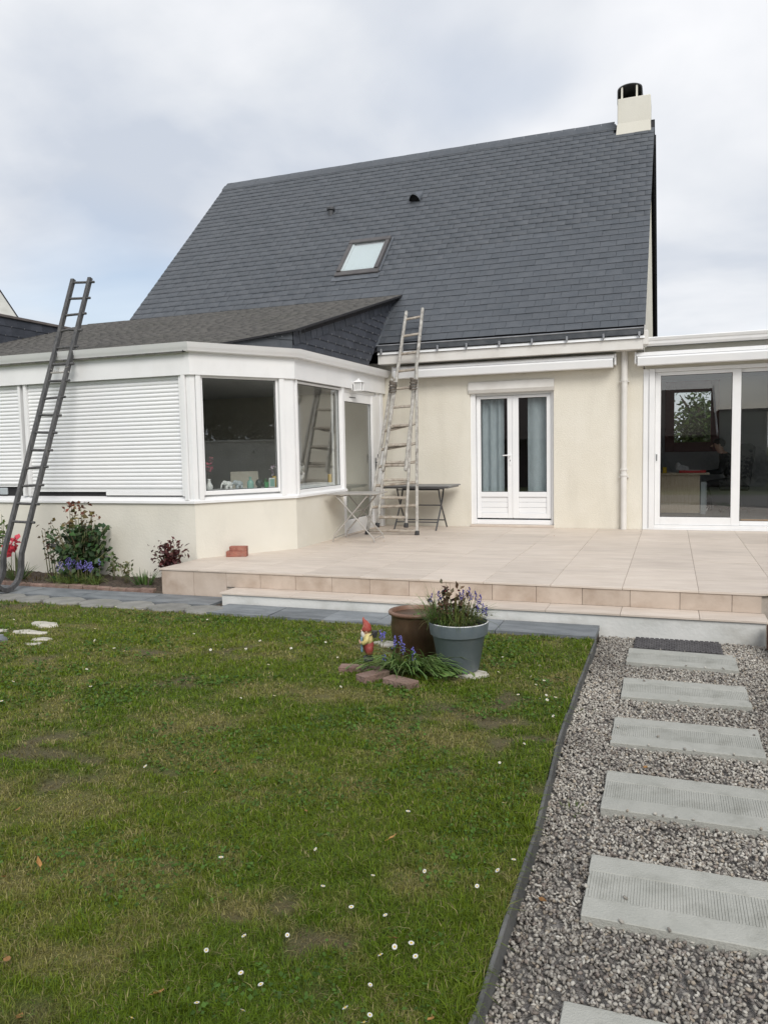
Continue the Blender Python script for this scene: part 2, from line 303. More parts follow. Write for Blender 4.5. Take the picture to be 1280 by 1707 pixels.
    def blob(s, c, r, n=12, m=8, rot=None):
        vs = []; c = np.array(c, float); Rm = np.array(rot) if rot is not None else np.eye(3)
        for i in range(m+1):
            th = math.pi*i/m
            for j in range(n):
                ph = 2*math.pi*j/n; vs.append(c + Rm@np.array([r[0]*math.sin(th)*math.cos(ph), r[1]*math.sin(th)*math.sin(ph), r[2]*math.cos(th)]))
        return s.add(vs, [(i*n+j, (i+1)*n+j, (i+1)*n+(j+1) % n, i*n+(j+1) % n) for i in range(m) for j in range(n)])
    def prism(s, poly, off):
        """polygon (3d points, ccw seen from outside) pushed back by off"""
        P = np.array(poly, float); o = np.array(off, float); n = len(P)
        return s.add(np.vstack([P, P+o]), [tuple(range(n)), tuple(range(2*n-1, n-1, -1))]+[(i, n+i, n+(i+1) % n, (i+1) % n) for i in range(n)])
    def sweep(s, prof, line, closed=True):
        """profile (inward offset d, z) along an xy polyline with mitred corners"""
        Lp = np.array(line, float); k = len(Lp); vs = []
        for i in range(k):
            ds = []
            if i > 0: v = Lp[i]-Lp[i-1]; v /= np.linalg.norm(v); ds.append(np.array([-v[1], v[0]]))
            if i < k-1: v = Lp[i+1]-Lp[i]; v /= np.linalg.norm(v); ds.append(np.array([-v[1], v[0]]))
            nn = sum(ds); nn /= np.linalg.norm(nn); nn = nn/(nn@ds[0])
            for d, z in prof: p = Lp[i]+nn*d; vs.append((p[0], p[1], z))
        n = len(prof); fs = [(i*n+j, (i+1)*n+j, (i+1)*n+(j+1) % n, i*n+(j+1) % n) for i in range(k-1) for j in range(n if closed else n-1)]
        if closed: fs += [tuple(range(n)), tuple((k-1)*n+j for j in range(n-1, -1, -1))]
        return s.add(vs, fs)
    def build(s, name, mat, parent=None, smooth=False, angle=None, kind=None):
        me = bpy.data.meshes.new(name); me.from_pydata(s.v, [], s.f)
        for mm in (mat if isinstance(mat, (list, tuple)) else [mat]): me.materials.append(mm)
        if any(s.mi): me.polygons.foreach_set('material_index', s.mi)
        if smooth:
            me.polygons.foreach_set('use_smooth', [True]*len(me.polygons))
            if angle: me.set_sharp_from_angle(angle=R(angle))
        me.update(); o = bpy.data.objects.new(name, me); COL.objects.link(o)
        if parent: attach(o, parent)
        if kind: o['kind'] = kind
        return o
def wm(o):
    b = Matrix.LocRotScale(o.location, o.rotation_euler, o.scale)
    return b if o.parent is None else wm(o.parent) @ o.matrix_parent_inverse @ b
def attach(o, p):
    """make o (in world coordinates) a child of p"""
    o.parent = p; o.matrix_parent_inverse = wm(p).inverted(); return o
def share(me, name, parent, mw):
    o = bpy.data.objects.new(name, me); COL.objects.link(o); o.matrix_basis = mw; attach(o, parent); return o
def copy_tree(o, parent=None):
    c = o.copy(); COL.objects.link(c); c.parent = parent
    for ch in o.children: copy_tree(ch, c)
    return c
def arr_mesh(name, verts, tris, mat, cols=None, tint=None, smooth=False, parent=None, quads=False):
    """big numpy meshes; cols per face -> corner attribute"""
    me = bpy.data.meshes.new(name); nv, nf = len(verts), len(tris); k = tris.shape[1]
    me.vertices.add(nv); me.vertices.foreach_set('co', np.ascontiguousarray(verts, np.float32).ravel())
    me.loops.add(nf*k); me.loops.foreach_set('vertex_index', np.ascontiguousarray(tris, np.int32).ravel())
    me.polygons.add(nf); me.polygons.foreach_set('loop_start', np.arange(0, nf*k, k, dtype=np.int32))
    if smooth: me.polygons.foreach_set('use_smooth', np.ones(nf, bool))
    me.materials.append(mat); me.update(calc_edges=True)
    if cols is not None:
        a = me.attributes.new('col', 'FLOAT_COLOR', 'POINT'); c4 = np.ones((nv, 4), np.float32); c4[:, :3] = cols; a.data.foreach_set('color', c4.ravel())
    if tint is not None:
        a = me.attributes.new('tint', 'FLOAT', 'POINT'); a.data.foreach_set('value', np.ascontiguousarray(tint, np.float32))
    o = bpy.data.objects.new(name, me); COL.objects.link(o)
    if parent: attach(o, parent)
    return o
def clip(poly, planes):
    """2d convex polygon clipped by half planes a*x+b*y<=c"""
    for a, b, c in planes:
        out = []
        for i in range(len(poly)):
            p, q = poly[i], poly[(i+1) % len(poly)]; fp, fq = a*p[0]+b*p[1]-c, a*q[0]+b*q[1]-c
            if fp <= 0: out.append(p)
            if fp*fq < 0: t = fp/(fp-fq); out.append((p[0]+t*(q[0]-p[0]), p[1]+t*(q[1]-p[1])))
        poly = out
        if len(poly) < 3: return []
    return poly
def area2(p): return abs(sum(p[i][0]*p[(i+1) % len(p)][1]-p[(i+1) % len(p)][0]*p[i][1] for i in range(len(p))))/2
def vnoise(x, y, seed=0):
    """smooth value noise"""
    r = np.random.default_rng(seed).random((64, 64)); xi, yi = np.floor(x).astype(int), np.floor(y).astype(int); fx, fy = x-xi, y-yi
    fx, fy = fx*fx*(3-2*fx), fy*fy*(3-2*fy); g = lambda i, j: r[i % 64, j % 64]
    return (g(xi, yi)*(1-fx)+g(xi+1, yi)*fx)*(1-fy)+(g(xi, yi+1)*(1-fx)+g(xi+1, yi+1)*fx)*fy

ZT = 0.301; YF = 12.775; ZG = -0.10
#@@STRUCT
# ------------------------------------------------------------------ ground
g = MB(); g.add([(-400, -400, -0.16), (400, -400, -0.16), (400, 400, -0.16), (-400, 400, -0.16)], [(0, 1, 2, 3)])
tag(g.build('ground', M['field']), kind='structure')

LX1, LY1 = -0.60, 6.62
def dryness(x, y):
    a = vnoise(x*1.5+3, y*2.6+9, 3)*0.4+vnoise(x*4.2, y*6.5, 4)*0.32+vnoise(x*13, y*17, 5)*0.28
    return np.clip((a-0.46)*3.0, 0, 0.9)
def bareness(x, y):
    a = vnoise(x*2.1+31, y*3.1+2, 8)*0.6+vnoise(x*7, y*9, 9)*0.4
    return np.clip((a-0.72)*7, 0, 0.8)
GR = np.array
def lawn_colour(x, y):
    d, b = dryness(x, y)[:, None], bareness(x, y)[:, None]; n = vnoise(x*0.9+7, y*0.9, 12)[:, None]
    lush = GR([0.100, 0.166, 0.009])*(1-n)+GR([0.165, 0.216, 0.016])*n
    c = lush*(1-d)+GR([0.255, 0.230, 0.070])*d
    return c*(1-b)+GR([0.20, 0.155, 0.085])*b
nx, ny = 220, 150; xs = np.linspace(-11.5, LX1, nx); ys = np.linspace(-3.0, LY1, ny); X_, Y_ = np.meshgrid(xs, ys)
EDY, EDX = [-3, 1.6, 2.05, 2.55, 3.2, 4.2, 5.2, 6.6], [-0.553, -0.543, -0.523, -0.528, -0.533, -0.583, -0.593, -0.593]
X_ = -11.5+(X_+11.5)/(LX1+11.5)*(np.interp(Y_, EDY, EDX)+11.5)
hz = (vnoise(X_*1.3, Y_*1.3, 21)-0.5)*0.018 - 0.012
def lawn_h(x, y): return (vnoise(x*1.3, y*1.3, 21)-0.5)*0.018 - 0.012
V_ = np.stack([X_.ravel(), Y_.ravel(), hz.ravel()], 1); ii = np.arange(nx*ny).reshape(ny, nx)
Q_ = np.stack([ii[:-1, :-1], ii[:-1, 1:], ii[1:, 1:], ii[1:, :-1]], -1).reshape(-1, 4)
tag(arr_mesh('lawn', V_, Q_, M['turf'], cols=lawn_colour(V_[:, 0], V_[:, 1])*0.62, smooth=True), kind='structure')

gb = MB(); gb.add([(-0.56, -3, ZG-0.012), (3.2, -3, ZG-0.012), (3.2, 7.9, ZG-0.012), (-0.56, 7.9, ZG-0.012)], [(0, 1, 2, 3)])
tag(gb.build('gravel_path', M['gravelbase']), kind='structure')
fb = MB(); fbx = np.linspace(-11.5, -5.557, 150); fby = np.linspace(7.435, 8.26, 24)
X_, Y_ = np.meshgrid(fbx, fby); V_ = np.stack([X_.ravel(), Y_.ravel(), (-0.004+(0.05*vnoise(X_*6, Y_*6, 33)+0.035*vnoise(X_*22, Y_*22, 34))*np.clip((Y_-7.44)*14, 0, 1)).ravel()], 1)
ii = np.arange(V_.shape[0]).reshape(24, 150); Q_ = np.stack([ii[:-1, :-1], ii[:-1, 1:], ii[1:, 1:], ii[1:, :-1]], -1).reshape(-1, 4)
tag(arr_mesh('flower_bed_ground', V_, Q_, M['soil'], smooth=True), kind='structure')

# slate paving strip with irregular edging stones
pv = MB(); pv.box(-11.5, -0.60, LY1-0.05, 7.47, -0.15, -0.022)
path = tag(pv.build('paved_path', M['soil']), kind='structure')
x = -9.6
while x < -4.75:
    w = random.uniform(0.7, 1.0); x1 = min(x+w, -4.62)
    b = MB(); b.prism([(x, 6.99+random.uniform(-.01, .01), 0.004), (x1-0.008, 6.99+random.uniform(-.01, .01), 0.004), (x1-0.008+random.uniform(-.01, .01), 7.425, 0.004), (x, 7.425, 0.004)], (0, 0, -0.03)); b.build('paving_stone', M['pave'], path); x = x1
x = -9.6
while x < -4.5:
    w = random.uniform(0.34, 0.52); k = 8; cx = x+w/2; pts = []
    for j in range(k):
        a = 2*math.pi*(j+0.5)/k; rx = w/2*(1.02 if abs(math.cos(a)) > 0.5 else 1.0)/max(abs(math.cos(a)), abs(math.sin(a)))*0.93; ry = 0.185/max(abs(math.cos(a)), abs(math.sin(a)))
        pts.append((cx+rx*math.cos(a)*random.uniform(.9, 1.04), 6.80+min(ry*abs(math.sin(a)), .185)*math.copysign(1, math.sin(a))*random.uniform(.86, 1.06)))
    b = MB(); top = [(p[0], p[1], 0.008) for p in pts]; low = [(cx+(p[0]-cx)*1.05, 6.80+(p[1]-6.80)*1.05, -0.004) for p in pts]
    b.add(top+low+[(q[0], q[1], -0.04) for q in low], [tuple(range(k))]+[(j, k+j, k+(j+1) % k, (j+1) % k) for j in range(k)]+[(k+j, 2*k+j, 2*k+(j+1) % k, k+(j+1) % k) for j in range(k)])
    b.build('edging_stone', M['pave2'], path); x += w
x = -4.45
while x < -0.8:
    w = random.uniform(0.5, 0.72); x1 = x+w
    if x1 > -0.9: x1 = -0.585
    b = MB(); y0 = 6.655 + random.uniform(-.012, .012); s_ = random.uniform(-.02, .02)
    b.prism([(x+s_, y0, 0.006), (x1-0.009+s_*0.5, y0+random.uniform(-.01, .01), 0.006), (x1-0.009, 7.105, 0.006), (x, 7.105, 0.006)], (0, 0, -0.05)); b.build('paving_stone', M['pave'], path); x = x1

# thin dark edging between lawn and gravel
ed = empty('lawn_edging', (-0.585, 2, ZG)); tag(ed, 'thin dark slate edging strip between lawn and gravel', 'edging')
yy = -1.5; pts = [(-0.545, -1.5), (-0.535, 1.6), (-0.515, 2.05), (-0.52, 2.55), (-0.525, 3.2), (-0.575, 4.2), (-0.585, 5.2), (-0.585, 6.60)]
for a, b in zip(pts[:-1], pts[1:]):
    n_ = max(1, round((b[1]-a[1])/0.55))
    for j in range(n_):
        p = (a[0]+(b[0]-a[0])*j/n_, a[1]+(b[1]-a[1])*j/n_); q = (a[0]+(b[0]-a[0])*(j+1)/n_, a[1]+(b[1]-a[1])*(j+1)/n_-0.004)
        zt_ = -0.006+random.uniform(-.006, .008)
        e_ = MB(); e_.bar((p[0]+random.uniform(-.004, .004), p[1], (zt_-0.13)/2), (q[0]+random.uniform(-.004, .004), q[1], (zt_-0.13)/2), 0.016, zt_+0.13, bev=0.003); e_.build('edging_strip', M['edging'], ed)

# ------------------------------------------------------------------ terrace
TR0, TR1 = (0.785, 7.43), (3.9, 10.2)                 # slanted right-hand edge
tb = MB(); tb.prism([(-5.556, 7.462, ZT-0.007), (0.760, 7.462, ZT-0.007), (3.88, 10.22, ZT-0.007), (3.88, YF+0.05, ZT-0.007), (-5.556, YF+0.05, ZT-0.007)], (0, 0, -0.44)); tb.box(-4.545, 0.760, 7.135, 7.4615, -0.14, 0.100)
terrace = tag(tb.build('terrace', [M['joint']]), kind='structure')
tw, td = 0.661, 0.6233
xs = [-0.417+tw*k for k in range(-8, 7)]
cols_ = sorted([-5.585]+[x for x in xs if -5.4 < x])
rows_ = [7.43+td*k for k in range(9)]+[YF-0.005]
tex, tey = TR1[0]-TR0[0], TR1[1]-TR0[1]; slant = (tey, -tex, tey*TR0[0]-tex*TR0[1])
for a, b in zip(cols_[:-1], cols_[1:]):
    for c, d in zip(rows_[:-1], rows_[1:]):
        if b < -4.9 and c > 8.9: continue
        gap0 = 0.006 if abs(c-(7.43+td*3)) < .01 else 0.0022
        dz = random.uniform(-.0008, .0008); t_ = MB()
        pl = clip([(a+.0019, c+gap0), (b-.0019, c+gap0), (b-.0019, d-.0015), (a+.0019, d-.0015)], [slant, (1, 0, 3.88)])
        if len(pl) < 3: continue
        if len(pl) == 4 and b < 0.8: t_.box(a+0.0019, b-0.0019, c+gap0, d-0.0015, ZT-0.019, ZT+dz, 0.0015)
        else: t_.prism([(p[0], p[1], ZT+dz) for p in pl], (0, 0, -0.019))
        t_.build('floor_tile', M['tile'], terrace)
rx = [-5.556+0.434*k for k in range(15)]+[0.760]
for a, b in zip(rx[:-1], rx[1:]):
    if b-a < 0.02: continue
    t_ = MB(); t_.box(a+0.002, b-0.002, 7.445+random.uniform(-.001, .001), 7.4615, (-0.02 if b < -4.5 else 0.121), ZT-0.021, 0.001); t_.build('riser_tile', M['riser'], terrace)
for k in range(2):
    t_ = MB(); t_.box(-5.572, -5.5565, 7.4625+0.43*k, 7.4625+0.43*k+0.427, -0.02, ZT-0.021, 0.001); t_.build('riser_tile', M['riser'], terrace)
sx_ = sorted([-4.572]+[x for x in xs if -4.5 < x < 0.7]+[0.785])
for a, b in zip(sx_[:-1], sx_[1:]):
    t_ = MB(); t_.box(a+0.002, b-0.002, 7.108, 7.444, 0.101, 0.120, 0.0015); t_.build('tread_tile', M['tile'], terrace)
st = MB(); st.box(-4.55, 0.763, 7.128, 7.1345, -0.14, 0.0995); st.box(-4.552, -4.5455, 7.136, 7.44, -0.14, 0.0995); st.build('step_face', M['concrete_white'], terrace)

# ------------------------------------------------------------------ main house
PIT = R(44.7); RT = math.tan(PIT)
roof_z = lambda y: 3.37+(y-12.4)*RT
house = empty('house', (-5.5, YF, -0.1)); tag(house, 'cream house with steep dark slate roof and white chimney', 'house')
XL, XR = -10.45, -0.47; YB = 22.0
w_ = MB()
dx0, dx1, dzt = -3.19, -1.795, 2.60
w_.box(XL, dx0, YF, YF+0.3, -0.15, 3.14); w_.box(dx1, -0.4185, YF, YF+0.3, -0.15, 3.14); w_.box(dx0, dx1, YF, YF+0.3, dzt, 3.14); w_.box(dx0, dx1, YF+0.005, YF+0.3, -0.15, 0.335)
w_.build('wall', M['render'], house); w_ = MB(); w_.box(XL, XR, YB-0.3, YB, -0.15, 3.14); w_.build('rear_wall', M['render'], house)
def gable(x0, x1):
    b = MB(); yr = 17.375; pts = [(YF+0.003, -0.15), (YB-0.003, -0.15), (YB-0.003, 3.2), (yr, roof_z(yr)-0.12), (YF+0.003, roof_z(YF)-0.12)]
    b.prism([(x1, y, z) for y, z in pts], (x0-x1, 0, 0)); return b
gable(XR-0.3, XR).build('gable_wall', M['render'], house); gable(XL, XL+0.3).build('gable_wall', M['render'], house)
# interior of the room behind the french door
i_ = MB(); i_.box(-6.5, -0.78, YF+0.31, 17.2, 0.20, 0.33); i_.build('room_floor', M['infloor'], house)
i_ = MB(); i_.box(-6.5, -0.78, YF+0.31, 17.2, 2.9, 3.0); i_.build('room_ceiling', M['inceil'], house)
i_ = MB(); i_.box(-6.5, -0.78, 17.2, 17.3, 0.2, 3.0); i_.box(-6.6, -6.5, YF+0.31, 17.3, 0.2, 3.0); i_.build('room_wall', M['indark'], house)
# roof body
yr = 17.375; zr = roof_z(yr)
rb = MB()
pts = [(12.44, roof_z(12.44)-0.02), (yr, zr-0.02), (2*yr-12.44, roof_z(12.44)-0.02), (2*yr-12.44, roof_z(12.44)-0.12), (yr, zr-0.15), (12.44, roof_z(12.44)-0.12)]
rb.prism([(-0.405, y, z) for y, z in pts], (-10.56+0.405, 0, 0))
roof = rb.build('roof', M['slategap'], house)
bk = MB(); bk.add([(-0.385, yr, zr+.004), (-10.58, yr, zr+.004), (-10.58, 2*yr-12.4, 3.374), (-0.385, 2*yr-12.4, 3.374)], [(0, 1, 2, 3)]); bk.build('rear_slope', M['slate'], roof)
# slates
EX, SW, SLEN, STH = 0.176, 0.272, 0.235, 0.005
u_ = Vector((1, 0, 0)); v_ = Vector((0, math.cos(PIT), math.sin(PIT))); n_ = Vector((0, -math.sin(PIT), math.cos(PIT)))
smb = MB(); smb.box(-SW/2+0.0015, SW/2-0.0015, 0, SLEN, 0, STH, 0.0016); sme = smb.build('slate_proto', M['slate']); slate_mesh = sme.data; bpy.data.objects.remove(sme)
nrow = int((yr-12.455)/math.cos(PIT)/EX)
SL = []
vroof = lambda y: 2.886+0.285*(y-8.15)
for r_ in range(nrow+1):
    s0 = r_*EX; y0 = 12.455+s0*math.cos(PIT); z0 = roof_z(y0)
    x = -10.565+(SW/2 if r_ % 2 else 0)+random.uniform(-.01, .01)
    edges = [-10.57]
    while x < -0.42:
        if x > -10.5: edges.append(x)
        x += SW
    if edges[-1] > -0.47: edges.pop()
    edges.append(-0.385)
    for a, b in zip(edges[:-1], edges[1:]):
        cx = (a+b)/2; ym = y0+0.06
        if cx < -4.78 and z0+0.2 < vroof(y0+0.2)-0.06: continue
        if -6.05 < cx < -5.35 and 14.15 < ym < 14.8: continue
        if cx > -1.1 and y0 > 17.0: continue
        SL.append((cx, y0, z0, (b-a)/SW))
def slate_mat(cx, y0, z0, sx, lift=0.0115):
    tl = math.atan2(lift-0.001, SLEN)+random.uniform(-.004, .004); c, s_ = math.cos(tl), math.sin(tl)
    vv = v_*c - n_*s_; nn = n_*c + v_*s_; rz = random.uniform(-.004, .004)
    uu = (u_+vv*rz).normalized()
    p = Vector((cx, y0, z0))+n_*(lift+random.uniform(-.001, .002)) + vv*random.uniform(-.004, .004)
    if r_ == nrow: pass
    mm = Matrix.Identity(4)
    for i in range(3): mm[i][0] = uu[i]*sx; mm[i][1] = vv[i]; mm[i][2] = nn[i]; mm[i][3] = p[i]
    return mm
SL.sort(key=lambda t: t[0]**2+t[1]**2+(t[2]-1.62)**2)
for t in SL[:300]: share(slate_mesh, 'slate', roof, slate_mat(*t))
co = np.array([v.co[:] for v in slate_mesh.vertices]); fa = [list(p.vertices) for p in slate_mesh.polygons]
tri = []
for f in fa:
    for j in range(1, len(f)-1): tri.append((f[0], f[j], f[j+1]))
tri = np.array(tri); AV, AT, TI = [], [], []
for k, t in enumerate(SL[300:]):
    mm = np.array(slate_mat(*t)); AV.append(co@mm[:3, :3].T+mm[:3, 3]); AT.append(tri+k*len(co)); TI.append(np.full(len(co), random.random()))
so = arr_mesh('slates', np.vstack(AV), np.vstack(AT), M['slate'], tint=np.concatenate(TI), parent=roof); so['kind'] = 'stuff'
# ridge caps
x = -10.58
while x < -1.16:
    x1 = min(x+0.9, -1.15); c = MB()
    for s_ in (-1, 1):
        c.add([(x, yr, zr+0.035), (x1-0.004, yr, zr+0.035), (x1-0.004, yr+s_*0.14, zr+0.035-0.14*RT), (x, yr+s_*0.14, zr+0.035-0.14*RT), (x, yr, zr+0.027), (x1-0.004, yr, zr+0.027), (x1-0.004, yr+s_*0.14, zr+0.020-0.14*RT), (x, yr+s_*0.14, zr+0.020-0.14*RT)], [(0, 1, 2, 3), (3, 2, 6, 7), (0, 3, 7, 4), (1, 5, 6, 2)])
    c.build('ridge_cap', M['slate'], roof); x = x1
# white verge boards on the gable and the dark verge of the rear slope
vb = MB(); vb.prism([(-0.40, 12.47, roof_z(12.47)-0.13), (-0.40, 12.47, roof_z(12.47)-0.30), (-0.40, 12.9, roof_z(12.9)-0.36), (-0.40, yr-0.3, zr-0.3-0.28), (-0.40, yr-0.3, zr-0.3-0.125)], (-0.03, 0, 0)); vb.build('verge_board', M['fascia'], roof)
vb = MB(); vb.prism([(-0.362, yr+0.15, zr-0.25), (-0.362, yr+0.15, zr-0.45), (-0.362, 2*yr-12.45, roof_z(12.45)-0.30), (-0.362, 2*yr-12.45, roof_z(12.45)-0.02)], (-0.03, 0, 0)); vb.build('rear_verge', M['slategap'], roof)
vb = MB(); vb.box(-0.43, -0.345, 12.45, 12.62, 3.14, 3.36, 0.01); vb.build('verge_foot', M['fascia'], roof)
# chimney
ch = MB(); cx0, cx1, cy0, cy1 = -1.103, -0.462, 17.07, 17.74
ch.box(cx0, cx1, cy0, cy1, 7.6, 8.692, 0.012)
ch.add([(cx0-0.035, cy0-0.05, 7.85), (cx1+0.02, cy0-0.05, 7.85), (cx1+0.02, cy1, 7.85), (cx0-0.035, cy1, 7.85), (cx0-0.002, cy0-0.002, 8.20), (cx1+0.002, cy0-0.002, 8.20), (cx1+0.002, cy1, 8.20), (cx0-0.002, cy1, 8.20)], [(0, 1, 5, 4), (1, 2, 6, 5), (3, 0, 4, 7), (2, 3, 7, 6)])
chim = ch.build('chimney', M['render2'], roof)
cw = MB(); k = 15
for (ra, za, y0, y1) in ((0.245, 0.27, cy0+0.04, cy1-0.05),):
    cxm = -0.865; ring = [(cxm+ra*math.cos(math.pi*j/(k-1)), 8.86+0.125*math.sin(math.pi*j/(k-1))**0.9) for j in range(k)]
    ring = [(cxm+ra, 8.60)]+ring+[(cxm-ra, 8.60)]; inn = [(cxm+(p[0]-cxm)*0.94, p[1]-0.014) for p in ring]; q = len(ring)
    vs = [(a, y0, z) for a, z in ring]+[(a, y1, z) for a, z in ring]+[(a, y0, z) for a, z in inn]+[(a, y1, z) for a, z in inn]
    fs = []
    for j in range(q-1): fs += [(j, j+1, q+j+1, q+j), (2*q+j, 3*q+j, 3*q+j+1, 2*q+j+1), (j, 2*q+j, 2*q+j+1, j+1)]
    cw.add(vs, fs); cw.add([(a, y1, z) for a, z in ring], [tuple(range(q))])
cwl = cw.build('chimney_cowl', M['anth'], roof)
for xx in (-1.02, -0.73):
    p_ = MB(); p_.box(xx-0.018, xx+0.018, cy0+0.06, cy0+0.10, 8.68, 8.94); p_.build('cowl_support', M['render2'], roof)
# vents and roof window
def on_roof(x, y, h=0.02): return np.array([x, y, roof_z(y)])+np.array(n_)*h
vt = MB(); c = on_roof(-7.01, 15.86); vt.lathe([(0.06, -0.10), (0.06, 0.06), (0.09, 0.065), (0.092, 0.11), (0.06, 0.145), (0.0, 0.155)], 16, tuple(c)); vt.build('roof_vent', M['anth'], roof, smooth=True, angle=40)
vt = MB(); k = 14; a0 = on_roof(-5.085, 15.86, 0.01); a1 = on_roof(-5.085, 16.16, 0.0)
vs = []
for j in range(k):
    a = math.pi*j/(k-1); vs.append(a0+np.array([0.115*math.cos(a), -0.03, 0])+np.array(n_)*0.16*math.sin(a))
for j in range(k):
    a = math.pi*j/(k-1); vs.append(a1+np.array([0.115*math.cos(a), 0, 0])+np.array(n_)*0.02*math.sin(a))
vt.add(vs, [(j, k+j, k+j+1, j+1) for j in range(k-1)]); hood = vt.build('roof_vent', M['darkzinc'], roof, smooth=True)
vt = MB(); vt.add([tuple(p+np.array([0, 0.05, 0.03])) for p in vs[:k]], [tuple(range(k))]); vt.build('vent_mouth', M['blackvoid'], roof)
FR = Matrix.Identity(4)
for i in range(3): FR[i][0] = u_[i]; FR[i][1] = v_[i]; FR[i][2] = n_[i]
class RF:
    def __call__(s, P): P = np.asarray(P, float); o0 = np.array([-6.14, 14.06, roof_z(14.06)]); return o0+P[..., 0:1]*np.array(u_)+P[..., 1:2]*np.array(v_)+P[..., 2:3]*np.array(n_)
rf = RF(); W_, H_ = 0.87, 1.13
k_ = MB(rf)
k_.box(0, 0.085, 0.06, H_-0.10, -0.03, 0.085, 0.008); k_.box(W_-0.085, W_, 0.06, H_-0.10, -0.03, 0.085, 0.008); k_.box(-0.01, W_+0.01, H_-0.10, H_+0.02, -0.03, 0.095, 0.01); k_.box(-0.02, W_+0.02, -0.06, 0.085, -0.03, 0.06, 0.01)
rw = k_.build('roof_window', M['skyframe'], house)
k_ = MB(rf); k_.box(0.086, W_-0.086, 0.086, H_-0.101, 0.062, 0.068); k_.build('pane', M['skyglass'], rw)
k_ = MB(rf); k_.box(0.088, W_-0.088, 0.086, H_-0.101, 0.015, 0.02); k_.build('blind', M['blind'], rw)
k_ = MB(rf); k_.box(0.086, 0.115, 0.086, H_-0.101, 0.03, 0.06); k_.build('sash', M['white'], rw)
k_ = MB(rf); k_.box(-0.045, -0.001, 0.0, H_, 0.012, 0.03, 0.004); k_.box(W_+0.001, W_+0.05, 0.0, H_+0.05, 0.012, 0.035, 0.004); k_.box(-0.06, W_+0.06, -0.20, -0.061, 0.018, 0.026, 0.002); k_.build('flashing', M['darkzinc'], rw)
# eaves: white box gutter face, dark hung gutter, brackets
fx0, fx1 = -4.70, -0.415
e_ = MB(); e_.prism([(fx0, 12.455, 3.085), (fx0, 12.455, 3.235), (fx0, 12.78, 3.235), (fx0, 12.78, 3.085)][::-1], (fx1-fx0, 0, 0)); e_.build('fascia', M['fascia'], house)
e_ = MB(); e_.prism([(fx0, 12.425, 3.240), (fx0, 12.47, 3.305), (fx0, 12.6, 3.305), (fx0, 12.6, 3.240)][::-1], (fx1-fx0+0.02, 0, 0)); e_.build('eaves_ledge', M['zinc'], house)
e_ = MB(); e_.prism([(fx0, 12.425, 3.300), (fx0, 12.405, 3.385), (fx0, 12.43, 3.385), (fx0, 12.47, 3.300)][::-1], (fx1-fx0, 0, 0)); e_.box(fx0+.001, fx1-.001, 12.44, 12.52, 3.306, 3.345); gut = e_.build('gutter', M['darkzinc'], house)
e_ = MB(); e_.tube([(fx0-.005, 12.405, 3.392), (-2.5, 12.404, 3.388), (fx1+.005, 12.405, 3.392)], 0.011, 8); e_.build('gutter_bead', M['zincedge'], gut)
for xx in (-4.62, -4.24, -3.63, -3.14, -2.60, -2.08, -1.54, -0.99, -0.47):
    e_ = MB(); e_.box(xx-0.016, xx+0.016, 12.385, 12.402, 3.262, 3.335, 0.004); e_.tube([(xx, 12.395, 3.30), (xx, 12.38, 3.27), (xx, 12.40, 3.25), (xx, 12.425, 3.262)], 0.008, 6); e_.build('gutter_hook', M['zincedge'], gut)
# downpipe
d_ = MB(); px, py = -0.698, YF-0.062
d_.tube([(px, py, 0.302), (px, py, 1.21)], 0.048, 14); d_.tube([(px, py, 1.20), (px, py, 2.62)], 0.046, 14); d_.tube([(px, py, 2.60), (px, py, 3.09)], 0.050, 14)
pipe = d_.build('downpipe', M['fascia'], house, smooth=True, angle=40)
for z in (1.16, 1.25, 2.64):
    d_ = MB(); d_.lathe([(0.0485, -0.014), (0.058, -0.012), (0.058, 0.012), (0.0485, 0.014)], 14, (px, py, z)); d_.build('collar', M['fascia'], pipe, smooth=True, angle=40)
for z in (1.13, 2.62):
    d_ = MB(); d_.box(px-0.075, px+0.075, py-0.012, py+0.058, z-0.008, z+0.008, 0.003); d_.build('bracket', M['fascia'], pipe)
d_ = MB(); d_.lathe([(0.0, 0.0), (0.05, 0.0), (0.05, 0.012), (0.035, 0.02), (0.0, 0.022)], 18)
v_o = d_.build('wall_vent', M['fascia'], None, smooth=True, angle=40); v_o.rotation_euler = (R(90), 0, 0); v_o.location = (-4.62, YF-0.001, 2.98); attach(v_o, house)
# french door, set back in its opening
def pane(mbf, name, parent, *b):
    q = MB(mbf); q.box(*b); o = q.build(name, M['pane'], parent); a_, b_, c_, d_, z_, y_ = b; t_ = .007; q = MB(mbf)
    q.box(a_, a_+t_, c_-.006, c_-.0005, z_, y_); q.box(b_-t_, b_, c_-.006, c_-.0005, z_, y_); q.box(a_+t_, b_-t_, c_-.0055, c_-.0005, z_, z_+t_); q.box(a_+t_, b_-t_, c_-.0055, c_-.0005, y_-t_, y_); q.build('seal', M['rubber'], parent); return o
fd = F((dx0, YF), (dx1, YF)); W_ = dx1-dx0
q = MB(fd); D0 = 0.10; z0, z1 = 0.37, 2.60
q.box(0.0, 0.085, D0-0.06, D0+0.09, 0.34, z1, 0.004); q.box(W_-0.055, W_, D0-0.02, D0+0.09, 0.34, z1, 0.004); q.box(0.086, W_-0.056, D0+0.005, D0+0.09, 2.50, z1, 0.004); q.box(0.086, W_-0.056, D0-0.02, D0+0.09, 0.34, 0.415, 0.004)
fdoor = q.build('french_door', M['pvc'], house)
lx = [(0.092, 0.705), (0.712, W_-0.062)]
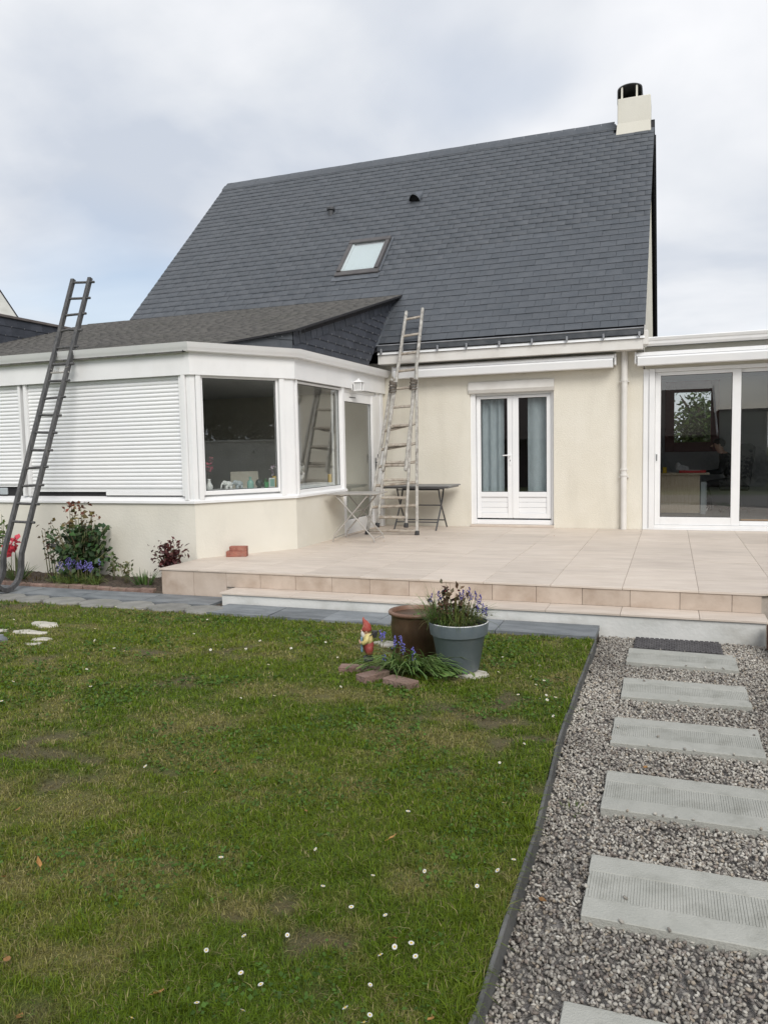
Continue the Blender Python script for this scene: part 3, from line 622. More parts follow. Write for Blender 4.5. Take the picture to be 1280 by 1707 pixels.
for j, (a, b) in enumerate(lx):
    q = MB(fd); st_ = 0.085 if j == 0 else 0.075
    s0, s1 = (0.125, 0.09) if j == 0 else (0.10, 0.085)
    q.box(a, a+(0.07 if j == 0 else 0.09), D0, D0+0.06, 0.44, 2.495, 0.006); q.box(b-(0.09 if j == 0 else 0.07), b, D0, D0+0.06, 0.44, 2.495, 0.006)
    ga, gb2 = a+(0.07 if j == 0 else 0.09), b-(0.09 if j == 0 else 0.07)
    q.box(ga+.0005, gb2-.0005, D0+.0006, D0+0.06, 2.45, 2.4945, 0.003); q.box(ga+.0005, gb2-.0005, D0+.0006, D0+0.06, 0.80, 0.885, 0.005); q.box(ga+.0005, gb2-.0005, D0+.0006, D0+0.06, 0.4406, 0.53, 0.005)
    lf = q.build('door_leaf', M['pvc'], fdoor)
    for z in (0.531, 0.621, 0.711):
        q = MB(fd); q.box(ga, gb2, D0+0.022, D0+0.045, z, z+0.087, 0.006); q.build('lower_panel', M['pvc'], fdoor)
    pane(fd, 'pane', fdoor, ga, gb2, D0+0.028, D0+0.036, 0.885, 2.45)
q = MB(fd); q.box(0.700, 0.717, D0-0.012, D0, 0.45, 2.49, 0.004); q.build('meeting_strip', M['pvc'], fdoor)
q = MB(fd); q.box(0.645, 0.680, D0-0.008, D0, 1.335, 1.53, 0.004); q.tube([(0.662, D0-0.006, 1.50), (0.662, D0-0.05, 1.50), (0.63, D0-0.055, 1.502), (0.545, D0-0.05, 1.498)], [0.010, 0.010, 0.011, 0.009], 8); q.build('handle', M['pvc'], fdoor)
q = MB(fd); q.box(0.657, 0.667, D0-0.0095, D0-0.007, 1.40, 1.425); q.build('keyhole', M['rubber'], fdoor)
q = MB(fd); q.box(0.0, W_, -0.03, D0+0.02, 0.302, 0.338, 0.004); q.build('door_sill', M['tile'], house)
q = MB(fd); prof = [(0.02, 2.735), (-0.035, 2.725), (-0.05, 2.60), (-0.02, 2.545), (0.05, 2.54), (0.05, 2.735)]
q.prism([(-0.012, a, b) for a, b in prof], (W_+0.024, 0, 0)); q.build('shutter_box', M['fascia'], house)

# ------------------------------------------------------------------ veranda
v0, v1, v3 = (-5.602, 8.232), (-4.784, 9.418), (-4.730, YF-0.002)
vL = (-12.5, 8.232)
ver = empty('veranda', (-5.602, 8.232, 0)); tag(ver, 'white glazed veranda with one cut-off corner and low brown shingle roof', 'veranda')
fA, fB, fC = F(vL, v0), F(v0, v1), F(v1, v3)
b = MB(); b.sweep([(0, -0.15), (0, 1.0), (0.2, 1.0), (0.2, -0.15)], [vL, v0, v1, tuple(fC((1.66, 0, 0))[:2])]); b.build('wall', M['render2'], ver)
b = MB(); b.sweep([(-0.03, 1.0005), (-0.03, 1.03), (-0.022, 1.036), (0.118, 1.10), (0.118, 1.0005)], [vL, v0, v1, tuple(fC((1.66, 0, 0))[:2])]); b.build('sill', M['white'], ver)
b = MB(); b.sweep([(-0.032, 2.605), (-0.032, 2.905), (0.12, 2.905), (0.12, 2.605)], [vL, v0, v1, v3]); b.build('fascia', M['white'], ver)
gp = [(-0.033, 2.975), (-0.033, 2.885), (-0.065, 2.878), (-0.105, 2.888), (-0.118, 2.92), (-0.13, 2.935), (-0.140, 2.975), (-0.148, 2.99), (-0.133, 2.992), (-0.128, 2.965), (-0.105, 2.90), (-0.065, 2.892), (-0.043, 2.90), (-0.043, 2.975)]
b = MB(); b.sweep(gp, [vL, v0, v1, tuple(fC((fC.len-0.02, 0, 0))[:2])]); b.build('gutter', M['pvc'], ver, smooth=True, angle=35)
for fr, s_ in ((fA, fA.len), (fB, fB.len)):
    b = MB(); 
# floor, ceiling
b = MB(); b.prism([(-12.4, 8.4, 0.30), (-5.7, 8.4, 0.30), (-4.98, 9.5, 0.30), (-4.93, 12.74, 0.30), (-12.4, 12.74, 0.30)], (0, 0, -0.1)); b.build('room_floor', M['infloor'], ver)
b = MB(); b.prism([(-12.4, 8.3, 2.65), (-12.4, 12.74, 2.65), (-4.9, 12.74, 2.65), (-4.9, 9.5, 2.65), (-5.68, 8.35, 2.65)][::-1], (0, 0, 0.05)); b.build('room_ceiling', M['inceil'], ver)
b = MB(); b.box(-12.5, -12.35, 8.3, 12.77, 0, 2.9); b.build('end_wall', M['indark'], ver)
# roof plane with courses
vz = vroof
rp = [(-12.5, 8.13), (-5.62, 8.13), (-4.715, 9.43), (-4.60, 13.50), (-12.5, 13.50)]
b = MB(); b.prism([(x, y, vz(y)-0.02) for x, y in [(-12.5, 8.25), (-5.62, 8.25), (-4.76, 9.47), (-4.64, 13.50), (-12.5, 13.50)]], (0, 0, -0.06)); vro = b.build('roof', M['slategap'], ver)
AV, AT, TI = [], [], []; cexp = 0.112; y = 8.13; kk = 0
planes = []
def halfplane(p, q):   # keep the left side of p->q
    ex, ey = q[0]-p[0], q[1]-p[1]; return (ey, -ex, ey*p[0]-ex*p[1])
planes = [halfplane(rp[1], rp[2]), halfplane(rp[2], rp[3])]
while y < 13.44:
    y1 = min(y+cexp*1.35, 13.5); x = -11.5 - random.random()*0.2
    while x < -4.55:
        w = random.uniform(0.14, 0.24)
        pl = clip([(x, y), (x+w-0.004, y), (x+w-0.004, y1), (x, y1)], planes)
        if len(pl) >= 3:
            dz = random.uniform(0, .004); n0 = len(pl)
            top = [(p[0], p[1], vz(p[1])+0.004+dz+0.024*(1-(p[1]-y)/(y1-y+1e-6))) for p in pl]; bot = [(p[0], p[1], vz(p[1])-0.012) for p in pl]
            base = sum(len(a) for a in AV); AV.append(np.array(top+bot)); t0 = random.random(); TI.append(np.full(2*n0, t0))
            tr = [(0, j, j+1) for j in range(1, n0-1)]
            for j in range(n0): j2 = (j+1) % n0; tr += [(j, n0+j, n0+j2), (j, n0+j2, j2)]
            AT.append(np.array(tr)+base)
        x += w
    y += cexp
so = arr_mesh('shingles', np.vstack(AV), np.vstack(AT), M['shingle'], tint=np.concatenate(TI), parent=vro); so['kind'] = 'stuff'
b = MB(); b.bar((-4.70, 9.40, vz(9.40)+0.005), (-4.585, 13.5, vz(13.5)+0.005), 0.03, 0.03); b.bar((-5.63, 8.13, vz(8.13)+0.004), (-4.70, 9.41, vz(9.41)+0.004), 0.03, 0.025); b.build('verge_strip', M['slategap'], vro)
# slate cheek above the side wall, and strip above the cut corner
def slate_wall(fr, region, eh, ew, parent, mat, z0, hooks, off=-0.012, u0=0.0, umax=9):
    """region(list of half planes in (u,z)); every slate its own piece"""
    k = 0; z = z0
    while z < 6:
        u = u0-(ew/2 if k % 2 else 0); got = False
        while u < umax:
            pl = clip([(u+.001, z), (u+ew-.001, z), (u+ew-.001, z+eh+0.03), (u+.001, z+eh+0.03)], region)
            if len(pl) >= 3 and area2(pl) > 0.0015:
                got = True; q = MB(fr); tl = lambda zz: off-0.008+0.010*(zz-z)/eh
                n0 = len(pl); vs = [(p[0], tl(p[1])-0.005, p[1]) for p in pl]+[(p[0], tl(p[1]), p[1]) for p in pl]
                q.add(vs, [tuple(range(n0))]+[(j, n0+j, n0+(j+1) % n0, (j+1) % n0) for j in range(n0)]); q.build('slate', mat, parent)
                hu = u+ew/2
                if all(a*hu+b*z <= c for a, b, c in region) and clip([(hu-.02, z), (hu+.02, z), (hu, z+.04)], region): hooks.append((hu, z))
            u += ew
        z += eh; k += 1
        if not got and k > 3: break
ckm = MB(); pA = fC((0.0, 0, 0)); 
def edge_z(fr, u): y_ = (fr.o+fr.u*u)[1]; return vz(y_)-0.02
# half planes for the cheek in (u,z) of fC
zA, zB = edge_z(fC, 0), edge_z(fC, fC.len+0.7); LEN = fC.len+0.7
top = halfplane((0, zA), (LEN, zB)); top = (-top[0], -top[1], -top[2])
um = lambda z: (12.4+(z-3.37)/RT - v1[1])/fC.u[1]
lo_, hi_ = (um(2.9), 2.9), (um(4.6), 4.6)
hp = halfplane(lo_, hi_)
band = 0.17; sl = (zB-zA)/LEN; cs = 1/math.sqrt(1+sl*sl)
top_in = (top[0], top[1], top[2]-band*math.hypot(top[0], top[1]))
backing = clip([(0, 2.86), (9, 2.86), (9, 5), (0, 5)], [top, hp, (-1, 0, 0)])
q = MB(fC); q.add([(p[0], -0.004, p[1]) for p in backing]+[(p[0], 0.1, p[1]) for p in backing], [tuple(range(len(backing)))]+[(j, len(backing)+j, len(backing)+(j+1) % len(backing), (j+1) % len(backing)) for j in range(len(backing))]); cheek = q.build('cheek_wall', M['slategap'], ver)
hooks = []
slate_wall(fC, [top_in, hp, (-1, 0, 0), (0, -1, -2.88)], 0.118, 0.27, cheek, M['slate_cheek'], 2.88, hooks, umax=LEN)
t_ = 0.0
while t_ < LEN:
    w = random.uniform(0.17, 0.21); a, b2 = t_, t_+w-0.003
    off_ = 0.0
    P = [(a-0.02, zA+sl*a), (a+0.045-0.02, zA+sl*a-band*1.03), (b2+0.045-0.02, zA+sl*b2-band*1.03), (b2-0.02, zA+sl*b2)]
    pl = clip(P, [hp, (-1, 0, 0)])
    if len(pl) >= 3 and area2(pl) > 0.002:
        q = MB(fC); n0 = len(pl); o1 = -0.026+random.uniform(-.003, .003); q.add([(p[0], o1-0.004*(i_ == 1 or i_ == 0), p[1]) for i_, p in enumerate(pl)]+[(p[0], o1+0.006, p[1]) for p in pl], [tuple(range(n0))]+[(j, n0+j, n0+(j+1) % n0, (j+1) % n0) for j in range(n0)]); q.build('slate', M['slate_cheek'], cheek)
    t_ += w
q = MB(fC)
for u, z in hooks: q.box(u-0.0035, u+0.0035, -0.032, -0.020, z-0.012, z+0.014)
hk = q.build('slate_hooks', M['steel'], cheek); hk['kind'] = 'stuff'
q = MB(fC); e0, e1 = np.array([um(3.38)-0.02, -0.03, 3.38]), np.array([um(4.25)-0.02, -0.03, 4.25]); q.bar(e0, e1, 0.012, 0.06, upv=(0, 1, 0)); q.build('valley_strip', M['darkzinc'], cheek)
zA2, zB2 = edge_z(fB, 0), edge_z(fB, fB.len); tp = halfplane((0, zA2), (fB.len, zB2)); tp = (-tp[0], -tp[1], -tp[2])
bk_ = clip([(0, 2.86), (fB.len, 2.86), (fB.len, 5), (0, 5)], [tp])
q = MB(fB); q.add([(p[0], -0.004, p[1]) for p in bk_]+[(p[0], 0.1, p[1]) for p in bk_], [tuple(range(len(bk_)))]+[(j, len(bk_)+j, len(bk_)+(j+1) % len(bk_), (j+1) % len(bk_)) for j in range(len(bk_))]); strip = q.build('corner_cheek', M['slategap'], ver)
hk2 = []; slate_wall(fB, [tp, (0, -1, -2.87), (-1, 0, 0), (1, 0, fB.len)], 0.19, 0.36, strip, M['slate'], 2.93-0.19, hk2, off=-0.014, umax=fB.len)
q = MB(fB); 
for u, z in ((1.18, 3.15), (1.28, 3.155)): q.box(u-0.006, u+0.006, -0.032, -0.02, z-0.006, z+0.006)
q.build('slate_nail', M['steel'], strip)
# far parapet of the veranda roof, clad in slate, with a brown capping
XP = -11.42; fP = F((XP, 8.2), (XP, 13.6))
q = MB(fP); zc = 4.17
pp = clip([(1.6, 2.9), (5.4, 2.9), (5.4, zc), (1.6, zc)], [])
q.add([(1.0, 0.0, 2.9), (5.4, 0, 2.9), (5.4, 0, zc), (1.0, 0, zc), (1.0, 2.5, 2.9), (5.4, 2.5, 2.9), (5.4, 2.5, zc), (1.0, 2.5, zc)], [(0, 1, 2, 3), (3, 2, 6, 7), (1, 5, 6, 2), (4, 0, 3, 7)])
par = q.build('parapet', M['slategap'], ver); hk3 = []
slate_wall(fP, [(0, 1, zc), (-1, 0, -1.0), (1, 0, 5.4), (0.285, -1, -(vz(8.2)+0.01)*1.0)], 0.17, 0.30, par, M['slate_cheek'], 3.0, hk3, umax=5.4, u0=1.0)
q = MB(fP)
for u, z in hk3: q.box(u-0.004, u+0.004, -0.032, -0.018, z-0.012, z+0.014)
h3 = q.build('slate_hooks', M['steel'], par); h3['kind'] = 'stuff'
q = MB(fP); q.box(0.98, 5.42, -0.05, 2.5, zc, zc+0.05, 0.006); q.build('capping', M['capbrown'], par)
# posts
def post(fr, u0_, u1_, d0_=-0.012, d1_=0.10, z0_=1.04, z1_=2.62, parent=ver):
    q = MB(fr); q.box(u0_, u1_, d0_, d1_, z0_, z1_, 0.005); return q.build('post', M['white'], parent)
UA = fA.len
post(fA, UA-0.125, UA-0.066, -0.03); post(fA, UA-0.062, UA-0.002, 0.0)
post(fB, 0.004, 0.06, 0.0); post(fB, 0.064, 0.128, -0.02)
post(fB, fB.len-0.215, fB.len-0.145, -0.02); post(fB, fB.len-0.142, fB.len-0.004, 0.0)
post(fC, 0.004, 0.055, 0.004); post(fC, 0.058, 0.105, -0.014)
post(fC, 1.575, 1.655, -0.012, 0.10, 0.302)
post(fC, fC.len-0.362, fC.len-0.20, 0.0, 0.10, 0.302); post(fC, fC.len-0.195, fC.len-0.165, -0.02, 0.10, 0.302); post(fC, fC.len-0.12, fC.len-0.06, -0.012, 0.10, 0.302)
q = MB(fC); q.box(fC.len-0.165, fC.len-0.12, 0.0, 0.1, 0.302, 2.62); q.build('shutter_channel', M['blackvoid'], ver)
q = MB(fC); q.box(fC.len-0.06, fC.len+0.0, 0.005, 0.15, 0.302, 2.62); q.build('end_trim', M['render'], ver)
# roller shutters
def shutter(u0_, u1_, zb, gaps):
    q = MB(fA); q.box(u0_+0.002, u1_-0.002, 0.055, 0.065, zb, 2.61); sh = q.build('roller_shutter', M['pvc'], ver)
    z = 2.602; hgt = 0.0505; proto_m = None
    while z-hgt > zb-0.005:
        q = MB(fA); k = 6; pr = []
        for j in range(k+1):
            a = j/k; pr.append((0.046-0.011*math.sin(math.pi*min(1, a*1.04))**0.7, z-hgt*0.985+hgt*0.97*a))
        pr += [(0.053, z-0.001), (0.053, z-hgt*0.985)]
        n0 = len(pr); vs = [(u0_+0.004, d, zz) for d, zz in pr]+[(u1_-0.004, d, zz) for d, zz in pr]
        q.add(vs, [(j, n0+j, n0+(j+1) % n0, (j+1) % n0) for j in range(n0)]+[tuple(range(n0))[::-1], tuple(range(n0, 2*n0))]); q.build('slat', M['pvc'], sh, smooth=True, angle=40); z -= hgt
    for a, b2 in ((u0_-0.045, u0_), (u1_, u1_+0.04)):
        q = MB(fA); q.box(a, b2, -0.005, 0.075, 1.09, 2.61, 0.004); q.build('guide_rail', M['white'], sh)
    return sh
uu = lambda X: X-vL[0]
shutter(uu(-8.235), uu(-5.775), 1.145, None)
shutter(uu(-10.85), uu(-8.375), 1.215, None)
q = MB(fA); q.box(uu(-7.0), uu(-5.75), 0.035, 0.075, 1.098, 1.142, 0.004); q.build('shutter_bar', M['white'], ver)
q = MB(fA); q.box(uu(-12.2), uu(-5.75), 0.085, 0.10, 1.05, 2.6); q.build('window_backing', M['blackvoid'], ver)
q = MB(fA); q.box(uu(-8.86), uu(-8.72), 0.05, 0.084, 1.105, 1.20, 0.01); q.build('inner_catch', M['greymetal'], ver)
# window in the cut corner, window in the side
def vwin(fr, u0_, u1_, z0_, z1_, fw_=0.03):
    q = MB(fr); q.box(u0_-fw_, u0_, 0.02, 0.085, z0_-0.055, z1_+0.03, 0.004); q.box(u1_, u1_+fw_, 0.02, 0.085, z0_-0.055, z1_+0.03, 0.004); q.box(u0_+.0005, u1_-.0005, 0.021, 0.085, z1_, z1_+0.03, 0.003); q.box(u0_+.0005, u1_-.0005, 0.021, 0.085, z0_-0.055, z0_, 0.006)
    w = q.build('window', M['white'], ver); pane(fr, 'pane', w, u0_, u1_, 0.05, 0.058, z0_, z1_); return w
vwin(fB, 0.165, fB.len-0.25, 1.150, 2.575)
vwin(fC, 0.14, 1.545, 1.10, 2.560)
q = MB(fC); q.box(1.40, 1.412, 0.07, 0.10, 1.10, 2.56); q.build('inner_jamb', M['white'], ver)
# side door
q = MB(fC); a, b2 = 1.66, 3.02; z0 = 0.335
q.box(a, b2, 0.02, 0.09, z0-0.03, z0+0.03, 0.004); q.box(a, b2, 0.02, 0.09, 2.54, 2.60, 0.004); q.box(a-.006, a+.0035, .02, .09, z0-.03, 2.6); q.box(b2-.0035, b2+.006, .02, .09, z0-.03, 2.6)
dr = q.build('side_door', M['white'], ver)
q = MB(fC); q.box(a+.004, a+0.05, 0.022, 0.08, z0+.031, 2.539, 0.004); q.box(b2-0.20, b2-.004, 0.0, 0.08, z0+.031, 2.539, 0.006); q.box(a+.0505, b2-0.2005, 0.022, 0.08, 2.40, 2.538, 0.004); q.box(a+.0505, b2-0.2005, 0.022, 0.08, z0+.031, z0+0.20, 0.004); q.build('door_leaf', M['white'], dr)
pane(fC, 'pane', dr, a+0.05, b2-0.2, 0.045, 0.053, z0+0.20, 2.40)
q = MB(fC); q.box(b2-0.115, b2-0.085, -0.008, -0.0005, 1.25, 1.5, 0.003); q.tube([(b2-0.10, -0.004, 1.42), (b2-0.10, -0.05, 1.42), (b2-0.10, -0.052, 1.45), (b2-0.10, -0.05, 1.56)], 0.010, 8); q.build('handle', M['rubber'], dr)
q = MB(fC); q.box(a+0.25, a+0.5, 0.016, 0.0215, 2.468, 2.478); q.build('vent_slot', M['blackvoid'], dr)
q = MB(fC); q.box(a-0.01, b2+0.02, -0.04, 0.1, 0.302, 0.318, 0.003); q.build('door_sill', M['tile'], ver)

# ------------------------------------------------------------------ flat-roofed garden room
ext = empty('garden_room', (2.3, YF, 0.3)); tag(ext, 'flat-roofed garden room with white sliding glass doors', 'extension')
EX0, EX1, EYB = -0.415, 5.2, 17.9
q = MB(); q.box(EX0+0.012, EX1, YF, YF+0.2, 2.80, 3.14); q.box(3.4, EX1, YF+0.002, YF+0.2, -0.15, 2.80); q.box(EX1-0.2, EX1-.002, YF+0.2, EYB, -0.15, 3.14)
bw = [(-0.30, 0.045), (0.775, EX1-0.2)]
for a, b2 in bw: q.box(a, b2, EYB-0.2, EYB, -0.15, 3.14)
q.box(0.045, 0.775, EYB-0.2, EYB, -0.15, 1.655); q.box(0.045, 0.775, EYB-0.2, EYB, 2.735, 3.14)
q.build('wall', M['render'], ext)
q = MB(); q.box(EX0+0.025, EX1+0.05, YF-0.12, EYB+0.2, 3.20, 3.262, 0.004); q.build('roof', M['darkzinc'], ext)
q = MB(); prof = [(YF-0.13, 3.262), (YF-0.215, 3.262), (YF-0.225, 3.25), (YF-0.21, 3.215), (YF-0.195, 3.20), (YF-0.19, 3.165), (YF-0.165, 3.135), (YF-0.10, 3.135), (YF-0.10, 3.195), (YF-0.13, 3.199)]
q.prism([(EX0, a, b_) for a, b_ in prof], (EX1-EX0+0.1, 0, 0)); q.build('gutter', M['white'], ext)
q = MB(); q.box(-0.29, EX1-0.2, YF+0.06, EYB-0.2, 0.20, 0.33); q.build('room_floor', M['infloor'], ext)
q = MB(); q.box(-0.29, EX1-0.2, YF+0.2, EYB-0.2, 3.0, 3.05); q.build('room_ceiling', M['inceil'], ext)
q = MB(); q.box(-0.35, -0.29, YF+0.1, EYB-0.2, 0.2, 3.05); q.box(EX1-0.26, EX1-0.2, YF+0.2, EYB-0.2, 0.2, 3.05); q.box(-0.29, 0.045, EYB-0.26, EYB-0.202, 0.2, 3.05); q.box(0.775, EX1-0.26, EYB-0.26, EYB-0.202, 0.2, 3.05); q.box(0.045, 0.775, EYB-0.26, EYB-0.202, 0.2, 1.655); q.box(0.045, 0.775, EYB-0.26, EYB-0.202, 2.735, 3.05)
q.build('room_wall', M['inwall'], ext)
q = MB(); yb = EYB-0.30
q.box(-0.13, 0.05, yb, yb+0.06, 1.47, 2.96, 0.006); q.box(0.765, 0.93, yb, yb+0.06, 1.47, 2.96, 0.006); q.box(0.0505, 0.7645, yb+.0005, yb+0.06, 2.72, 2.96, 0.006); q.box(0.0505, 0.7645, yb+.0005, yb+0.06, 1.47, 1.67, 0.006)
bwn = q.build('rear_window', M['mahog'], ext); q = MB(); q.box(0.05, 0.765, yb+0.03, yb+0.038, 1.67, 2.72); q.build('pane', M['pane'], bwn)
# sliding door
q = MB(); y0 = YF-0.02
q.box(-0.418, -0.3325, y0, YF+0.10, 0.325, 2.80, 0.005); q.box(-0.332, -0.245, y0-0.025, YF+0.10, 0.325, 2.80, 0.006); q.box(-0.2445, 3.39, y0+.001, YF+0.1, 2.745, 2.80, 0.003); q.box(-0.418, 3.39, y0-0.03, YF+0.10, 0.302, 0.3245, 0.003); q.box(-0.2445, 3.39, y0, YF+0.1, 0.325, 0.375, 0.004)
sld = q.build('sliding_door', M['white'], ext)
for (a, b2, dy, zb) in ((-0.243, 0.972, 0.010, 0.50), (0.90, 2.2, 0.055, 0.445), (2.13, 3.385, 0.010, 0.50)):
    q = MB(); l = 0.082 if a < 0 else 0.075
    q.box(a, a+l, YF+dy, YF+dy+0.04, 0.377, 2.743, 0.004); q.box(b2-0.122 if a < 0 else b2-0.08, b2, YF+dy, YF+dy+0.04, 0.377, 2.743, 0.004)
    r_ = b2-0.122 if a < 0 else b2-0.08
    q.box(a+l+.0005, r_-.0005, YF+dy+.0005, YF+dy+0.04, 2.69, 2.7425, 0.003); q.box(a+l+.0005, r_-.0005, YF+dy+.0005, YF+dy+0.04, 0.3775, zb, 0.004)
    sa = q.build('sash', M['white'], sld); pane(None, 'pane', sld, a+l, r_, YF+dy+0.016, YF+dy+0.024, zb, 2.69)
q = MB(); q.box(-0.235, -0.195, YF+0.003, YF+0.0095, 1.36, 1.50, 0.003); q.build('handle', M['zinc'], sld)
q = MB(); q.box(-0.222, -0.208, YF+0.0005, YF+0.0028, 1.38, 1.48); q.build('handle_recess', M['anth'], sld)
q = MB(); q.box(1.0, 3.3, YF+0.11, YF+0.16, 0.33, 0.47, 0.004); q.build('threshold', M['oak'], sld)
# ------------------------------------------------------------------ awnings and lantern
def awning(name, x0, x1, label):
    e0 = empty(name, (x0, YF, 2.85)); tag(e0, label, 'awning'); yb = YF-0.002
    q = MB(); prof = [(yb, 3.05), (yb-0.16, 3.045), (yb-0.215, 3.02), (yb-0.22, 2.985), (yb-0.20, 2.978), (yb, 2.978)]; q.prism([(x0+0.03, a, b) for a, b in prof], (x1-x0-0.06, 0, 0)); q.build('cassette', M['white'], e0)
    q = MB(); prof = [(yb-0.02, 2.974), (yb-0.235, 2.974), (yb-0.245, 2.95), (yb-0.225, 2.845), (yb-0.19, 2.832), (yb-0.05, 2.85)]; q.prism([(x0+0.045, a, b) for a, b in prof], (x1-x0-0.09, 0, 0)); q.build('front_bar', M['pvc'], e0)
    for a, b in ((x0, x0+0.029), (x1-0.029, x1)):
        q = MB(); q.box(a, b, yb-0.205, yb, 2.87, 3.052, 0.012); c_ = q.build('end_cap', M['white'], e0)
        q = MB(); q.box(a-0.0008, b+0.0008, yb-0.18, yb-0.155, 2.995, 3.02); q.build('bolt', M['anth'], c_)
    return e0
awning('awning', -4.50, -0.815, 'closed white awning cassette above the french door')
awning('awning', -0.545, 5.0, 'closed white awning cassette above the sliding glass door')
ln = empty('wall_lantern', tuple(fC((1.93, -0.03, 2.5)))); tag(ln, 'small white lantern on the veranda fascia above the side door', 'lantern')
q = MB(fC); cu, cz = 1.93, 2.605; q.box(cu-0.05, cu+0.05, -0.045, -0.033, cz-0.03, cz+0.11, 0.003); q.bar((cu, -0.04, cz+0.07), (cu, -0.13, cz+0.13), 0.015, 0.015); q.build('bracket', M['white'], ln)
q = MB(fC); q.box(cu-0.058, cu+0.058, -0.205, -0.075, cz-0.045, cz-0.03, 0.003)
for a in (-0.05, 0.05):
    for b in (-0.195, -0.085): q.bar((cu+a, b, cz-0.03), (cu+a*1.1, b+(-0.005 if b < -.1 else .005), cz+0.09), 0.012, 0.012, upv=(1, 0, 0))
q.build('cage', M['white'], ln)
q = MB(fC); q.add([(cu-0.07, -0.215, cz+0.09), (cu+0.07, -0.215, cz+0.09), (cu+0.07, -0.065, cz+0.09), (cu-0.07, -0.065, cz+0.09), (cu-0.02, -0.155, cz+0.135), (cu+0.02, -0.155, cz+0.135), (cu+0.02, -0.125, cz+0.135), (cu-0.02, -0.125, cz+0.135)], [(3, 2, 1, 0), (0, 1, 5, 4), (1, 2, 6, 5), (2, 3, 7, 6), (3, 0, 4, 7), (4, 5, 6, 7)]); q.lathe([(0.012, 0.135), (0.012, 0.15), (0.0, 0.158)], 8, tuple(np.array([cu, -0.14, cz]))); q.build('cap', M['white'], ln)
q = MB(fC); q.box(cu-0.046, cu+0.046, -0.190, -0.090, cz-0.029, cz+0.088); q.build('glass', M['lampglass'], ln)

# ------------------------------------------------------------------ ladders
def lerp(a, b, t): return np.array(a)+(np.array(b)-np.array(a))*t
L1 = empty('roof_ladder', (-7.3, 6.95, 0)); tag(L1, 'dark wooden ladder with curled feet leaning on the veranda gutter', 'ladder')
base, topp = np.array([-7.60, 7.02, 0.02]), np.array([-7.43, 8.05, 3.02]); dirv = topp-base; s_end = 1.37
axd = dirv/np.linalg.norm(dirv); side = np.array([1.0, 0.10, 0]); side /= np.linalg.norm(side); fwd = np.cross(side, axd)   # fwd points to the garden
if fwd[1] > 0: fwd = -fwd
hw = 0.13; start = base+axd*0.62; end = base+dirv*s_end
for s_ in (-1, 1):
    q = MB(); o_ = side*hw*s_
    pts = []                                   # curled foot
    c_ = start+fwd*0.17
    for a in np.linspace(-0.15, math.pi*0.86, 14):
        pass
    P = [end+o_, lerp(end, start, 0.5)+o_, start+o_]
    cur = start.copy(); ang = 0
    seg = []
    for a, l in ((-14, .09), (-20, .10), (-4, .10), (18, .09), (40, .09), (62, .08), (85, .08), (108, .075), (128, .07), (143, .07)):
        dv = -axd*math.cos(R(a))+fwd*math.sin(R(a))
        cur = cur+dv*l; seg.append(cur+o_)
    P = P+seg
    P = np.array(P); zmin = P[:, 2].min()
    rr = np.array([0.033]*3+[0.036, 0.037, 0.037, 0.036, 0.034, 0.032, 0.031, 0.030, 0.028, 0.024])
    q.tube(P-np.array([0, 0, zmin-0.034]), rr*1.05, 4, a0=math.pi/4); q.build('rail', M['darkwood'], L1)
dzl = zmin-0.034
nr = 15
for k in range(nr):
    t = 0.985-k*0.0628
    if t < 0.06: break
    p = lerp(start, end, t)-np.array([0, 0, dzl]); q = MB(); tilt = random.uniform(-.012, .012)
    pts = [p-side*(hw+0.02)+np.array([0, 0, tilt]), p+np.array([0, 0, (0.02 if k == 3 else 0)]), p+side*(hw+0.075)-np.array([0, 0, tilt])]
    q.tube(pts, 0.0165 if k != 5 else 0.02, 8); q.build('rung', M['darkwood'], L1, smooth=True, angle=50)
q = MB(); p = lerp(start, end, 0.64)-np.array([0, 0, dzl]); q.tube([p-side*hw, p+side*(hw+0.03)], 0.013, 6)
for k in range(12): a_ = p+side*random.uniform(-hw, hw)+np.array([0, -.012, random.uniform(-.01, .055)]); q.tube([a_, a_+side*random.uniform(-.06, .06)+np.array([0, 0, random.uniform(-.03, .03)])], 0.003, 5)
q.build('wire_wrap', M['taupe'], L1)
L2 = empty('extension_ladder', (-4.08, 11.3, ZT)); tag(L2, 'weathered pale wooden extension ladder leaning on the eaves above the tables', 'ladder')
def ladder_section(name, bl, br, tl, tr, rungs, rw, foot=None, flat=True):
    for a, b in ((bl, tl), (br, tr)):
        q = MB(); q.bar(a, b, rw*1.08, 0.05, upv=(0, -1, 0.35), bev=0.010); q.build('rail', M['palewood'], L2)
        if foot:
            q = MB(); d = (np.array(b)-np.array(a)); d /= np.linalg.norm(d); q.tube([np.array(a)-d*0.012, np.array(a)+d*0.05], 0.036, 10); q.build('foot', M['rubber'], L2)
    for t in rungs:
        p, r = lerp(bl, tl, t), lerp(br, tr, t); q = MB(); q.bar(p+(p-r)*0.03, r+(r-p)*0.03, 0.026, 0.052, upv=(0, 0.75, 0.65), bev=0.006); q.build('rung', M['rungwood'], L2)
g0 = ZT+0.012
ladder_section('base', (-4.50, 11.28, g0), (-3.685, 11.33, g0), (-4.33, 12.12, 2.80), (-3.915, 12.15, 2.98), [0.02, 0.165, 0.30, 0.42, 0.53, 0.65], 0.040, True)
ladder_section('middle', (-4.33, 11.30, g0+0.12), (-3.86, 11.32, g0+0.12), (-4.285, 12.08, 2.75), (-3.955, 12.09, 2.75), [0.06, 0.19, 0.31, 0.43], 0.036, True)
ladder_section('fly', (-4.31, 11.53, 1.29), (-3.925, 11.53, 1.29), (-4.215, 12.575, 3.96), (-3.93, 12.58, 3.99), [0.035, 0.155, 0.27, 0.385, 0.50, 0.61, 0.72, 0.835, 0.945], 0.044, None)
